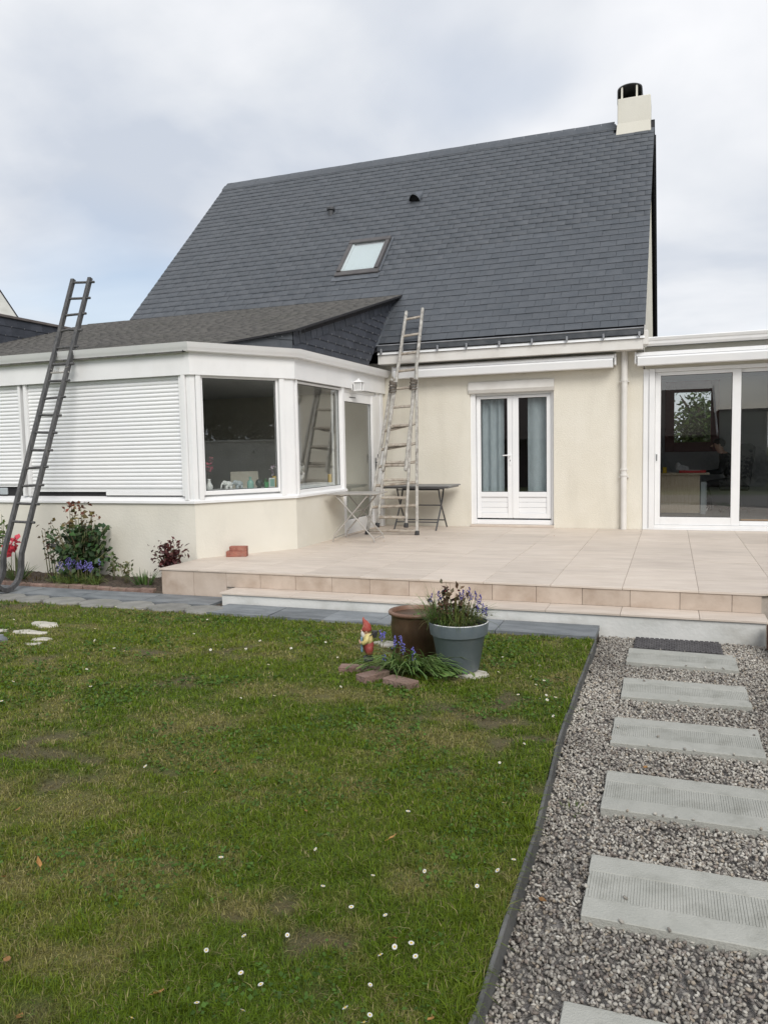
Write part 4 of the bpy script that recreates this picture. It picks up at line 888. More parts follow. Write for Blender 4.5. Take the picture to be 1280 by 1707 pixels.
for p in ((-4.285, 12.02, 2.70), (-3.93, 12.03, 2.73)):
    q = MB()
    for k in range(6):
        a = np.linspace(0, 2*math.pi, 14); z = p[2]-0.12+k*0.032; q.tube([(p[0]+0.055*math.cos(t)+random.uniform(-.004, .004), p[1]-0.02+0.075*math.sin(t)-0.012*k*-0.6, z+0.02*math.sin(t+k)) for t in a], 0.010, 6)
    q.build('rope_lashing', M['rope'], L2, smooth=True)

# ------------------------------------------------------------------ tables
T1 = empty('folding_table'); tag(T1, 'small taupe metal folding table beside the side door', 'table')
q = MB(); q.box(-0.40, 0.36, -0.33, 0.33, 0.690, 0.708, 0.006); q.build('table_top', M['taupe'], T1)
for s_ in (-1, 1):
    q = MB(); y = 0.29*s_
    q.tube([(-0.325, y, 0.0), (-0.30, y, 0.10), (0.22, y, 0.69)] if s_ < 0 else [(-0.30, y, 0.0), (-0.28, y, 0.10), (0.22, y, 0.69)], 0.0105, 8); q.build('leg', M['taupe'], T1, smooth=True, angle=50)
    q = MB(); q.tube([(0.30, y*0.94, 0.0), (0.28, y*0.94, 0.06), (-0.26, y*0.94, 0.67)], 0.0105, 8); q.build('leg', M['taupe'], T1, smooth=True, angle=50)
for (x, z) in ((-0.312, 0.06), (0.285, 0.055), (0.02, 0.445), (0.20, 0.655), (-0.25, 0.655)):
    q = MB(); q.tube([(x, -0.28, z), (x, 0.28, z)], 0.008, 8); q.build('crossbar', M['taupe'], T1, smooth=True, angle=50)
T1.location = (-4.32, 10.54, ZT); T1.rotation_euler = (0, 0, R(6))
T2 = empty('folding_table'); tag(T2, 'dark grey garden table against the cream wall behind the ladder', 'table')
q = MB(); q.box(-0.60, 0.60, -0.37, 0.37, 0.712, 0.735, 0.008); q.box(-0.57, 0.57, -0.34, 0.34, 0.69, 0.712); q.build('table_top', M['tabletop'], T2)
for x in (-0.36, 0.36):
    for s_ in (-1, 1):
        q = MB(); q.tube([(x, 0.33*s_, 0.0), (x, 0.03*s_, 0.36), (x, -0.02*s_, 0.43), (x, -0.10*s_, 0.56), (x, -0.16*s_, 0.70)], 0.0135, 8); q.build('leg', M['anth'], T2, smooth=True, angle=50)
for (y, z) in ((0.22, 0.13), (-0.22, 0.13), (0.0, 0.395), (0.16, 0.66), (-0.16, 0.66)):
    q = MB(); q.tube([(-0.37, y, z), (0.37, y, z)], 0.010, 8); q.build('crossbar', M['anth'], T2, smooth=True, angle=50)

T2.location = (-3.93, 12.30, ZT)

# ------------------------------------------------------------------ bricks, slabs, mat, stones
bmx = MB(); bmx.box(-0.11, 0.11, -0.05, 0.05, 0, 0.06, 0.004); bo = bmx.build('brick', M['brick']); brick_mesh = bo.data; bpy.data.objects.remove(bo)
def loose_brick(loc, rz, label, mat=None, tilt=0, group=None, sc_=1.0):
    o = bpy.data.objects.new('brick', brick_mesh if mat is None else brick_mesh.copy()); COL.objects.link(o); o.location = loc; o.rotation_euler = (tilt, 0, rz); o.scale = (sc_,)*3
    if mat: o.data.materials[0] = mat
    return tag(o, label, 'brick', group)
loose_brick((-5.21, 8.55, ZT), R(20), 'red brick lying on the terrace under another brick', sc_=1.2)
loose_brick((-5.19, 8.56, ZT+0.0725), R(14), 'red brick on top of another brick on the terrace', sc_=1.0)
loose_brick((-1.98, 5.02, -0.02), R(60), 'weathered brick beside the gnome near the strap leaves', M['oldbrick'], sc_=1.05)
loose_brick((-1.74, 4.93, -0.025), R(-22), 'weathered brick in front of the strap leaves', M['oldbrick'], sc_=1.1)
loose_brick((-2.20, 5.20, -0.035), R(10), 'weathered brick behind the gnome at the lawn', M['oldbrick'])
loose_brick((-2.02, 5.24, -0.045), R(25), 'weathered brick under the gnome and the bluebell leaves', M['oldbrick'])
be = empty('brick_edging', (-7.5, 7.46, 0)); tag(be, 'low row of old bricks edging the flower bed', 'edging')
x = -9.6
while x < -5.7:
    w = random.uniform(0.19, 0.23); q = MB(); zz = 0.045+random.uniform(-.012, .008); y_ = 7.465+random.uniform(-.008, .008); q.box(x, x+w-0.008, y_-0.035, y_+0.045, -0.03, zz, 0.008); q.build('brick', M['oldbrick'], be); x += w
# stepping slabs
SWD, SDP, STK = 0.81, 0.445, 0.055
q = MB(); k = 74; d0, d1 = -0.095, 0.095
q.box(-SWD/2, SWD/2, -SDP/2, d0, -STK, 0, 0.003); q.box(-SWD/2, SWD/2, d1, SDP/2, -STK, 0, 0.003)
q.box(-SWD/2+.002, SWD/2-.002, d0, d1, -STK, -0.0040)
xx = np.linspace(-SWD/2+0.004, SWD/2-0.004, k+1)
for j in range(k):
    a, b = xx[j], xx[j+1]-0.0012-0.0022*random.random(); z = -0.0012-0.001*random.random()
    q.add([(a, d0, z), (b, d0, z), (b, d1, z), (a, d1, z), (a-.001, d0, -0.0039), (b+.001, d0, -0.0039), (b+.001, d1, -0.0039), (a-.001, d1, -0.0039)], [(0, 1, 2, 3), (0, 3, 7, 4), (1, 5, 6, 2)])
sp = q.build('stepping_slab', M['slab']); slab_mesh = sp.data; bpy.data.objects.remove(sp)
words_ = ['directly below the doormat', 'second from the doormat', 'third from the doormat', 'fourth from the doormat', 'fifth from the doormat', 'sixth from the doormat, at the bottom edge']
SLABS = [(0.087, 6.425), (0.097, 5.56), (0.09, 4.69), (0.108, 3.835), (0.112, 2.955), (0.113, 2.055), (0.11, 1.16)]
for j, (x, y) in enumerate(SLABS[:6]):
    o = bpy.data.objects.new('stepping_slab', slab_mesh); COL.objects.link(o); o.location = (x, y, ZG+0.033); o.rotation_euler = (random.uniform(-.006, .006), random.uniform(-.006, .006), random.uniform(-.012, .012))
    tag(o, 'grey grooved concrete slab in the gravel, '+words_[j], 'slab', 'stepping slabs in the gravel')
# doormat
dm = empty('doormat'); tag(dm, 'dark rubber doormat at the foot of the terrace step', 'doormat')
q = MB()
q.box(-0.345, 0.345, -0.19, 0.19, 0, 0.006); q.build('backing', M['mat'], dm)
q = MB()
for r_ in range(13):
    y = -0.178+r_*0.0297
    for c_ in range(17):
        x = -0.325+c_*0.04+(0.02 if r_ % 2 else 0)
        if x > 0.33: continue
        q.box(x-0.016, x+0.016, y-0.010, y+0.010, 0.0055, 0.02, 0.002)
q.build('studs', M['mat'], dm, kind='stuff'); dm.location = (0.063, 6.85, ZG+0.02)
# limestone pieces set in the lawn
def rock(name, c, r, label, mat, seed, flat=0.3):
    rg = np.random.default_rng(seed); q = MB(); q.blob((0, 0, 0), (1, 1, 1), 12, 8); V = np.array(q.v); ph = np.arctan2(V[:, 1], V[:, 0])
    k = 1+0.22*np.sin(2*ph+rg.random()*6)+0.15*np.sin(3*ph+rg.random()*6)+0.08*np.sin(7*ph+rg.random()*6)
    V[:, :2] *= k[:, None]; V[:, 2] = np.clip(V[:, 2]*1.8, -1, 0.8+0.1*np.sin(V[:, 0]*5)); V = V*np.array([r[0], r[1], r[0]*flat]); q.v = list(map(tuple, V)); o = q.build(name, mat, smooth=True, angle=50); o.location = c; return tag(o, label, 'stone')
rock('flat_stone', (-5.68, 5.755, -0.012), (0.17, 0.10), 'widest pale flat stone in the lawn by the left edge', M['limestone'], 1, 0.16)
rock('flat_stone', (-5.57, 5.46, -0.012), (0.18, 0.08), 'long pale flat stone in the lawn, middle of the group', M['limestone'], 2, 0.13)
rock('flat_stone', (-5.25, 5.27, -0.012), (0.08, 0.07), 'small rounded pale stone in the lawn, third of the group from the paving', M['limestone'], 3, 0.3)
rock('flat_stone', (-5.19, 5.125, -0.012), (0.085, 0.045), 'smallest pale flat stone in the lawn, lowest of the group', M['limestone'], 4, 0.28)
rock('flat_stone', (-5.90, 5.42, -0.012), (0.09, 0.05), 'pale flat stone cut by the left edge of the picture', M['limestone'], 5, 0.28)
rock('flat_stone', (-5.66, 5.16, -0.005), (0.12, 0.08), 'dark grey stone in the lawn at the left edge', M['pave'], 6, 0.35)
rock('flat_stone', (-2.23, 5.98, -0.012), (0.12, 0.08), 'pale flat stone in the lawn behind the gnome', M['limestone'], 7, 0.2)
rock('flat_stone', (-1.37, 5.35, -0.015), (0.135, 0.12), 'pale flat stone under the grey flower pot', M['limestone'], 8, 0.17)

# ------------------------------------------------------------------ plants: helpers
def ribbons(P0, D, Lr, W, bend, col, seg=4, tipw=0.15):
    """arching strap leaves: base points, initial directions, length, width, droop"""
    n = len(P0); verts = np.zeros((n, seg+1, 2, 3)); side = np.cross(D, np.array([0, 0, 1.0])); side /= np.linalg.norm(side, axis=1)[:, None]+1e-9
    p = P0.copy(); d = D.copy()
    for k in range(seg+1):
        w = W*(1-(k/seg)**2*(1-tipw))*(0.6 if k == 0 else 1)
        verts[:, k, 0] = p-side*w[:, None]/2; verts[:, k, 1] = p+side*w[:, None]/2
        p = p+d*(Lr/seg)[:, None]; d = d-np.array([0, 0, 1.0])*bend[:, None]*(k+1)/seg; d /= np.linalg.norm(d, axis=1)[:, None]
    V = verts.reshape(-1, 3); b = (np.arange(n)*(seg+1)*2)[:, None, None]; k = (np.arange(seg)*2)[None, :, None]
    Q = (b+k+np.array([0, 1, 3, 2])[None, None, :]).reshape(-1, 4); C = np.repeat(col, (seg+1)*2, axis=0); return V, Q, C
def leaves(P, Nn, size, col, asp=0.6, rg=rng):
    """folded pointed leaves: 6 verts, 4 tris-worth quads"""
    n = len(P); a = rg.normal(size=(n, 3)); t = np.cross(Nn, a); t /= np.linalg.norm(t, axis=1)[:, None]+1e-9; b = np.cross(Nn, t); s = size[:, None]
    v = np.stack([P, P+t*s*0.45+b*s*asp*0.5+Nn*s*0.08, P+t*s*0.5-Nn*s*0.05, P+t*s*0.45-b*s*asp*0.5+Nn*s*0.08, P+t*s-Nn*s*0.10], 1)
    V = v.reshape(-1, 3); base = (np.arange(n)*5)[:, None, None]; T = (base+np.array([[0, 2, 1], [1, 2, 4], [0, 3, 2], [2, 3, 4]])[None]).reshape(-1, 3); return V, T, np.repeat(col, 5, axis=0)
def upn(n, k=1.0, rg=rng):
    v = rg.normal(size=(n, 3)); v[:, 2] = np.abs(v[:, 2])+k; return v/np.linalg.norm(v, axis=1)[:, None]
def jit(c, n, s=0.25, rg=rng): return np.clip(np.array(c)[None]*(1+rg.normal(0, s, (n, 1))+rg.normal(0, s*0.3, (n, 3))), 0.004, 0.9)
def plant(name, loc, label, cat='plant', group=None): return tag(empty(name, loc), label, cat, group)
def grow(o): return o
def arr(name, VTC, mat, parent, smooth=False):
    V, T, C = VTC; o = arr_mesh(name, V, T, mat, cols=C, smooth=smooth); attach(o, parent); return o
def cat3(Ls):
    off = 0; Vs, Ts, Cs = [], [], []
    for V, T, C in Ls: Vs.append(V); Ts.append(T+off); Cs.append(C); off += len(V)
    return np.vstack(Vs), np.vstack(Ts), np.vstack(Cs)
def fan_straps(c, n, lmin, lmax, w, spread, col, bend=0.5, r0=0.05, up_=1.0):
    a = rng.random(n)*2*math.pi; r = r0*np.sqrt(rng.random(n)); P = np.stack([c[0]+r*np.cos(a), c[1]+r*np.sin(a), np.full(n, c[2])], 1)
    tilt = spread*rng.random(n); D = np.stack([np.cos(a)*tilt, np.sin(a)*tilt, np.full(n, up_)], 1); D /= np.linalg.norm(D, axis=1)[:, None]
    return ribbons(P, D, rng.uniform(lmin, lmax, n), w*rng.uniform(0.7, 1.2, n), bend*rng.uniform(0.3, 1.3, n), jit(col, n, 0.22))
def bells(pts, size, col, k=14):
    """spikes of small bell flowers: octahedra along a short vertical axis"""
    Ls = []; oc = np.array([[1, 0, 0], [-1, 0, 0], [0, 1, 0], [0, -1, 0], [0, 0, 1.2], [0, 0, -1.2]]); of = np.array([[0, 2, 4], [2, 1, 4], [1, 3, 4], [3, 0, 4], [2, 0, 5], [1, 2, 5], [3, 1, 5], [0, 3, 5]])
    for p in pts:
        h = size*random.uniform(2.6, 4.2)
        for j in range(k):
            t = j/k; c = np.array(p)+np.array([random.gauss(0, size*0.45*(1-t*0.6)), random.gauss(0, size*0.45*(1-t*0.6)), t*h]); s = size*random.uniform(0.22, 0.36)
            Ls.append((oc*s+c, of.copy(), np.tile(np.array(col)*random.uniform(0.65, 1.35), (6, 1))))
    return cat3(Ls)
def stems(segs, r, mat, parent, name='stem'):
    q = MB()
    for P in segs: q.tube(P, np.linspace(r, r*0.55, len(P)), 5)
    return q.build(name, mat, parent, smooth=True)

# ------------------------------------------------------------------ pots
def pot_brown():
    c = (-1.905, 5.78, -0.015); e0 = plant('flower_pot', c, 'brown glazed stoneware pot behind the grey pot', 'flower pot')
    q = MB(); R0 = 0.232
    q.lathe([(0.0000, 0.0), (0.1535, 0.0), (0.1655, 0.03), (0.1906, 0.15), (0.1981, 0.25), (0.1906, 0.295), (0.1934, 0.305), (0.1916, 0.315), (0.1953, 0.33)], 40, c); q.build('body', M['brownpot'], e0, smooth=True, angle=50)
    q = MB(); q.lathe([(0.1944, 0.325), (0.2120, 0.335), (0.2176, 0.348), (0.2120, 0.36), (0.1906, 0.362), (0.1823, 0.35), (0.1786, 0.28)], 40, c); q.build('rim', M['potrim'], e0, smooth=True, angle=60)
    q = MB(); q.lathe([(0.1814, 0.285), (0.0930, 0.292), (0.0000, 0.29)], 24, c); q.build('soil', M['soil'], e0, smooth=True)
    p = plant('seedling', (c[0]+0.01, c[1]-0.02, c[2]+0.29), 'small green seedling growing in the brown pot'); n = 46
    P = np.array([c[0]+0.01, c[1]-0.02, c[2]+0.295])+rng.normal(0, 1, (n, 3))*np.array([.028, .028, .018]); arr('leaves', leaves(P, upn(n, .5), rng.uniform(.04, .065, n), jit((0.09, 0.19, 0.04), n)), M['leaf'], p)
pot_brown()
def pot_grey():
    c = (-1.448, 5.40, 0.012); e0 = plant('flower_pot', c, 'blue-grey plastic pot full of bluebells and grass', 'flower pot')
    q = MB(); q.lathe([(0.0, 0.0), (0.142, 0.0), (0.147, 0.008), (0.194, 0.268), (0.196, 0.27)], 44, c); q.build('body', M['greypot'], e0, smooth=True, angle=50)
    q = MB(); q.lathe([(0.193, 0.262), (0.208, 0.264), (0.220, 0.345), (0.2185, 0.352), (0.212, 0.352), (0.206, 0.30), (0.205, 0.27)], 44, c); q.build('rim', M['greypot'], e0, smooth=True, angle=50)
    q = MB(); q.lathe([(0.208, 0.31), (0.1, 0.325), (0.0, 0.33)], 24, c); q.build('soil', M['soil'], e0, smooth=True)
    q = MB(); a = np.linspace(0.35, -2.3, 18); q.tube([(c[0]+0.212*math.cos(t), c[1]+0.212*math.sin(t), c[2]+0.353) for t in a], 0.004, 6); q.build('rim_bead', M['zinc'], e0, smooth=True)
    z = c[2]+0.33; p = plant('bluebell', (c[0], c[1], z), 'bluebells, bronze shoots and trailing grass in the grey pot')
    cc = (c[0]-0.03, c[1], z)
    arr('grass_leaves', cat3([fan_straps(cc, 300, .12, .30, .006, 1.6, (0.10, 0.155, 0.035), 0.9, 0.17), fan_straps(cc, 130, .12, .26, .005, 1.3, (0.20, 0.20, 0.07), 0.8, 0.16), fan_straps((c[0]-.16, c[1]-.03, z), 60, .2, .34, .006, 1.2, (0.12, 0.20, 0.05), 1.3, 0.07)]), M['leaf'], p)
    n = 110; P = np.array([c[0]-0.06, c[1], z+0.12])+rng.normal(0, 1, (n, 3))*np.array([.06, .06, .055]); arr('bronze_leaves', leaves(P, upn(n, .2), rng.uniform(.035, .065, n), jit((0.115, 0.070, 0.045), n, .3)), M['leaf'], p)
    n = 14; P = np.array([c[0]-0.10, c[1], z+0.235])+rng.normal(0, 1, (n, 3))*np.array([.04, .03, .025]); arr('bronze_leaves', leaves(P, upn(n, .1), rng.uniform(.05, .07, n), jit((0.15, 0.10, 0.065), n, .3)), M['leaf'], p)
    n = 5; P = np.array([c[0]-0.05, c[1], z+0.25])+rng.normal(0, 1, (n, 3))*np.array([.03, .03, .01]); arr('red_leaf_tips', leaves(P, upn(n, .2), rng.uniform(.025, .04, n), jit((0.32, 0.03, 0.05), n, .2)), M['leaf'], p)
    n = 120; P = np.array([c[0]+0.10, c[1]+.02, z+0.07])+rng.normal(0, 1, (n, 3))*np.array([.05, .05, .04]); arr('small_leaves', leaves(P, upn(n, .4), rng.uniform(.018, .03, n), jit((0.16, 0.165, 0.07), n, .25)), M['leaf'], p)
    spots = [(-.21, .02, .16), (-.16, .03, .18), (-.13, .05, .19), (.03, .02, .20), (.075, .03, .21), (.09, .0, .20), (.12, .04, .19), (.15, -.02, .12), (.16, .02, .16), (.185, .0, .11), (.20, .03, .08), (.0, .05, .18)]
    stems([[(c[0]+x*.6, c[1]+y*.6, z), (c[0]+x, c[1]+y, z+h)] for x, y, h in spots], .003, M['stem'], p)
    arr('flowers', bells([(c[0]+x, c[1]+y, z+h-.015) for x, y, h in spots], 0.020, (0.13, 0.11, 0.42), 12), M['petal'], p)['kind'] = 'stuff'
pot_grey()
# clump in front of the pots
p = plant('bluebell', (-1.82, 5.22, 0), 'bluebells with long flopped strap leaves between the gnome and the pots')
n = 210; a = rng.uniform(-2.5, 0.35, n); base = np.stack([-1.79+rng.normal(0, .09, n), 5.24+rng.normal(0, .05, n), np.full(n, .01)], 1); tl = rng.uniform(1.0, 2.6, n)
D = np.stack([np.cos(a)*tl*1.1, np.sin(a)*tl*.55, np.ones(n)], 1); D /= np.linalg.norm(D, axis=1)[:, None]
V1 = ribbons(base, D, rng.uniform(.24, .44, n), rng.uniform(.010, .019, n), rng.uniform(.35, .75, n), jit((0.18, 0.28, 0.085), n, .25), seg=5); V1[0][:, 2] = np.maximum(V1[0][:, 2], 0.012+0.05*rng.random(len(V1[0])))
arr('strap_leaves', V1, M['leaf'], p)
sp_ = [(-1.99, 5.22, .26), (-1.96, 5.20, .25), (-1.87, 5.20, .20), (-1.84, 5.23, .22), (-1.80, 5.18, .17), (-1.76, 5.2, .09), (-1.73, 5.18, .13), (-1.95, 5.18, .09)]
stems([[(x*.6-.74, y*.6+2.1, 0.01), (x-.01, y, z*.6), (x, y, z)] for x, y, z in sp_], .0045, M['stem'], p)
arr('flowers', bells([(x, y, z-.02) for x, y, z in sp_[:5]+sp_[6:]], 0.024, (0.20, 0.19, 0.58), 13), M['petal'], p)['kind'] = 'stuff'

# ------------------------------------------------------------------ garden gnome
def gnome():
    gx, gy = -2.09, 5.20; e0 = empty('garden_gnome'); tag(e0, 'painted garden gnome in red hat and yellow shirt on old bricks', 'garden gnome')
    q = MB()
    for s_ in (-1, 1): q.blob((0.005, 0.028*s_, 0.045), (0.045, 0.026, 0.026), 12, 8); q.lathe([(0.022, 0.05), (0.024, 0.075), (0.026, 0.10)], 12, (0.01, 0.026*s_, 0))
    q.build('boots', M['gblack'], e0, smooth=True)
    q = MB(); q.blob((0.01, 0, 0.145), (0.048, 0.054, 0.058), 16, 10)
    for s_ in (-1, 1): q.tube([(0.012, 0.026*s_, 0.085), (0.012, 0.027*s_, 0.11), (0.01, 0.024*s_, 0.15)], [0.030, 0.034, 0.034], 12)
    q.build('trousers', M['gtrous'], e0, smooth=True)
    q = MB(); q.lathe([(0.0, 0.165), (0.046, 0.17), (0.048, 0.195), (0.043, 0.225), (0.030, 0.24), (0.0, 0.245)], 18, (0.006, 0, 0), 0.92, 1.05)
    for s_ in (-1, 1): q.tube([(0.0, 0.045*s_, 0.226), (-0.012, 0.062*s_, 0.20), (-0.035, 0.055*s_, 0.178), (-0.055, 0.03*s_, 0.175)], [0.02, 0.021, 0.017, 0.013], 10)
    q.build('shirt', M['gyel'], e0, smooth=True)
    q = MB(); q.box(-0.058, -0.042, -0.022, 0.022, 0.10, 0.215, 0.006); q.build('apron', M['gblue'], e0)
    q = MB(); q.blob((-0.062, 0.028, 0.176), (0.012, 0.012, 0.011), 8, 6); q.blob((-0.062, -0.028, 0.176), (0.012, 0.012, 0.011), 8, 6); q.build('hands', M['gskin'], e0, smooth=True)
    q = MB(); q.blob((-0.010, 0, 0.262), (0.036, 0.034, 0.034), 16, 10); q.blob((-0.048, 0, 0.262), (0.010, 0.008, 0.008), 8, 6); q.blob((-0.008, 0.036, 0.262), (0.009, 0.006, 0.012), 8, 6); q.blob((-0.008, -0.036, 0.262), (0.009, 0.006, 0.012), 8, 6); q.build('head', M['gskin'], e0, smooth=True)
    q = MB()
    for s_ in (-1, 1): q.blob((-0.041, 0.013*s_, 0.272), (0.004, 0.004, 0.004), 8, 6)
    q.build('eyes', M['gblack'], e0, smooth=True)
    q = MB(); q.blob((-0.036, 0, 0.236), (0.020, 0.026, 0.032), 12, 8); q.build('beard', M['gwhite'], e0, smooth=True)
    q = MB(); q.tube([(-0.004, 0, 0.258), (-0.004, 0, 0.275), (-0.004, 0, 0.30), (-0.014, 0, 0.322), (-0.026, 0, 0.338), (-0.032, 0, 0.355), (-0.028, 0, 0.366)], [0.041, 0.043, 0.037, 0.024, 0.014, 0.008, 0.003], 18); q.build('hat', M['gred'], e0, smooth=True)
    q = MB(); q.lathe([(0.0, 0.0), (0.016, 0.0), (0.024, 0.03), (0.026, 0.05), (0.0, 0.052)], 14, (0.066, 0.0, 0.205)); q.tube([(0.066, -.022, 0.25), (0.04, -.04, .24), (0.01, -.046, .225)], .004, 6); q.build('back_basket', M['gblack'], e0, smooth=True, angle=50)
    e0.location = (gx, gy, 0.042); e0.rotation_euler = (0, 0, R(28)); e0.scale = (0.84, 0.84, 0.98)
gnome()

# ------------------------------------------------------------------ flower bed
def rose():
    c = (-7.12, 7.86, 0.03); p = plant('rose_bush', c, 'bushy rose with dark green leaves and reddish shoots against the wall', 'rose bush'); Ls = []; sg = []
    for k in range(120):
        a = random.random()*6.28; r = random.uniform(.05, .46); h = random.uniform(.20, .86)*(1.05-.35*r); tip = np.array([c[0]+r*1.05*math.cos(a), c[1]+min(r*.6*math.sin(a), .22), c[2]+h])
        b = np.array([c[0]+random.gauss(0, .06), c[1]+random.gauss(0, .03), c[2]]); mid = lerp(b, tip, .5)+np.array([random.gauss(0, .03), random.gauss(0, .02), .05]); sg.append([b, mid, tip])
        n = 13; t = rng.uniform(.35, 1.03, n); P = (1-t)[:, None]**2*b+2*(t*(1-t))[:, None]*mid+t[:, None]**2*tip+rng.normal(0, .045, (n, 3)); P[:, 1] = np.minimum(P[:, 1], 8.19); col = jit((0.045, 0.085, 0.030), n, .35)
        red = (P[:, 2] > .74) | (rng.random(n) < .03); col[red] = jit((0.13, 0.10, 0.035), int(red.sum()), .3); N_ = upn(n, .35); N_[:, 1] -= .5; N_ /= np.linalg.norm(N_, axis=1)[:, None]
        Ls.append(leaves(P, N_, rng.uniform(.055, .105, n), col, .75))
    for tx, h in ((-7.16, .99), (-7.06, .97), (-6.90, .87), (-7.24, .93)):
        n = 11; tip = np.array([tx, 7.86, h]); sg.append([(c[0], c[1], .3), (tx, 7.86, .7), tip]); P = tip+rng.normal(0, 1, (n, 3))*np.array([.055, .03, .05]); Ls.append(leaves(P, upn(n, .3), rng.uniform(.045, .075, n), jit((0.17, 0.055, 0.035), n, .3), .7))
    for k in range(4):
        b = np.array([-7.58+k*.04, 7.80, .03]); tip = np.array([-7.66+k*.05, 7.80, random.uniform(.55, .78)]); sg.append([b, lerp(b, tip, .5), tip]); n = 10; t = rng.uniform(.4, 1, n); P = b+(tip-b)*t[:, None]+rng.normal(0, .04, (n, 3)); Ls.append(leaves(P, upn(n, .3), rng.uniform(.05, .08, n), jit((0.12, 0.075, 0.04), n, .4)))
    n = 40; P = np.array([-7.0, 7.72, .09])+rng.normal(0, 1, (n, 3))*np.array([.22, .07, .035]); Ls.append(leaves(P, upn(n, .6), rng.uniform(.08, .13, n), jit((0.05, 0.10, 0.04), n, .3), .8))
    stems(sg, .007, M['stem'], p); arr('leaves', cat3(Ls), M['leaf'], p)
rose()
p = plant('bluebell', (-6.98, 7.64, .04), 'wide clump of bluebells and fine leaves below the rose', 'plant'); Ls = []
for k in range(9): Ls.append(fan_straps((-7.28+.075*k, 7.62+random.uniform(-.04, .04), .03), 55, .10, .22, .008, 1.9, (0.17, 0.225, 0.06), 1.1, .06))
arr('leaves', cat3(Ls), M['leaf'], p)
fl = [(-7.28, .17)]+[(random.gauss(-7.06, .085), random.uniform(.17, .27)) for k in range(20)]+[(random.gauss(-6.80, .06), random.uniform(.17, .25)) for k in range(9)]+[(-6.63, .27)]
fl = [(x, 7.64+random.uniform(-.06, .06), z) for x, z in fl]
stems([[(x, y, .03), (x, y, z)] for x, y, z in fl], .003, M['stem'], p); arr('flowers', bells(fl, .026, (0.25, 0.22, 0.58), 11), M['petal'], p)['kind'] = 'stuff'
def leafy(name, c, h, w, n, col, label, size, strap=None, k=5):
    p = plant(name, c, label); sg = []; Ls = []
    for j in range(k):
        a = random.random()*6.28; tip = np.array([c[0]+w*math.cos(a)*random.random(), c[1]+w*.5*math.sin(a)*random.random(), c[2]+h*random.uniform(.7, 1)]); b = np.array([c[0]+random.gauss(0, w*.15), c[1], c[2]]); sg.append([b, lerp(b, tip, .5), tip])
        m_ = n//k; t = rng.uniform(.45, 1.05, m_); P = b+(tip-b)*t[:, None]+rng.normal(0, w*.22, (m_, 3)); Ls.append(leaves(P, upn(m_, .2), rng.uniform(.7, 1.2, m_)*size, jit(col, m_, .3), .5))
    stems(sg, .005, M['stem'], p); arr('leaves', cat3(Ls), M['leaf'], p); return p
leafy('perennial', (-6.56, 7.80, .03), .36, .11, 60, (0.10, 0.145, 0.045), 'taller of two thin leafy stems beside the bluebell clump', .06)
leafy('perennial', (-6.32, 7.76, .03), .29, .12, 60, (0.14, 0.15, 0.06), 'thin leafy stems with bare stalks, nearer the terrace', .055)
p = plant('spear_plant', (-6.02, 7.72, .03), 'low clump of upright green spear leaves near the terrace corner'); arr('leaves', fan_straps((-6.02, 7.72, .02), 60, .12, .24, .020, 1.0, (0.09, 0.17, 0.045), .25, .09), M['leaf'], p)
leafy('peony', (-5.80, 7.92, .03), .50, .21, 420, (0.10, 0.030, 0.030), 'dark red leafy peony beside the terrace corner', .07, k=12)
p = plant('iris', (-8.02, 7.66, .03), 'green sword leaves with one large pink-red flower at the ladder foot'); arr('leaves', cat3([fan_straps((-7.98, 7.66, .02), 40, .2, .42, .026, 1.2, (0.13, 0.18, 0.07), .3, .10), fan_straps((-7.7, 7.66, .02), 40, .06, .14, .012, 1.5, (0.13, 0.10, 0.045), .5, .2)]), M['leaf'], p)
stems([[(-8.05, 7.64, .03), (-8.04, 7.64, .25), (-8.02, 7.64, .44)], [(-8.06, 7.64, .1), (-8.11, 7.64, .2), (-8.14, 7.64, .32)]], .006, M['stem'], p)
n = 46; P = np.array([-8.02, 7.63, .47])+rng.normal(0, 1, (n, 3))*np.array([.045, .03, .035]); P[:14] += np.array([.05, 0, .06]); arr('flower', leaves(P, upn(n, .1), rng.uniform(.06, .10, n), jit((0.72, 0.085, 0.13), n, .2), .9), M['petal'], p)
leafy('shrub', (-8.42, 7.84, .03), .85, .20, 90, (0.10, 0.16, 0.035), 'sparse green shrub cut by the left edge of the picture', .085, k=6)
leafy('perennial', (-8.30, 7.62, .03), .36, .12, 60, (0.16, 0.045, 0.045), 'reddish young shoots behind the curled ladder foot', .06)

# log roll edging and plants at the terrace corner
le = empty('log_edging', (0.86, 6.5, ZG)); tag(le, 'short brown log edging at the right side of the terrace step', 'edging')
for k in range(8):
    q = MB(); x, y = 0.80+0.012*k+random.uniform(-.008, .008), 7.02-k*0.085; q.lathe([(0.040, -0.12), (0.042, 0.0), (0.041, 0.19+random.uniform(-.02, .03)), (0.03, 0.215), (0.0, 0.218)], 12, (x, y, ZG)); q.build('log', M['log'], le, smooth=True, angle=50)
leafy('shrub', (1.02, 7.28, ZG), .42, .16, 130, (0.10, 0.22, 0.035), 'bright green low shrub beside the terrace corner', .06, k=9)
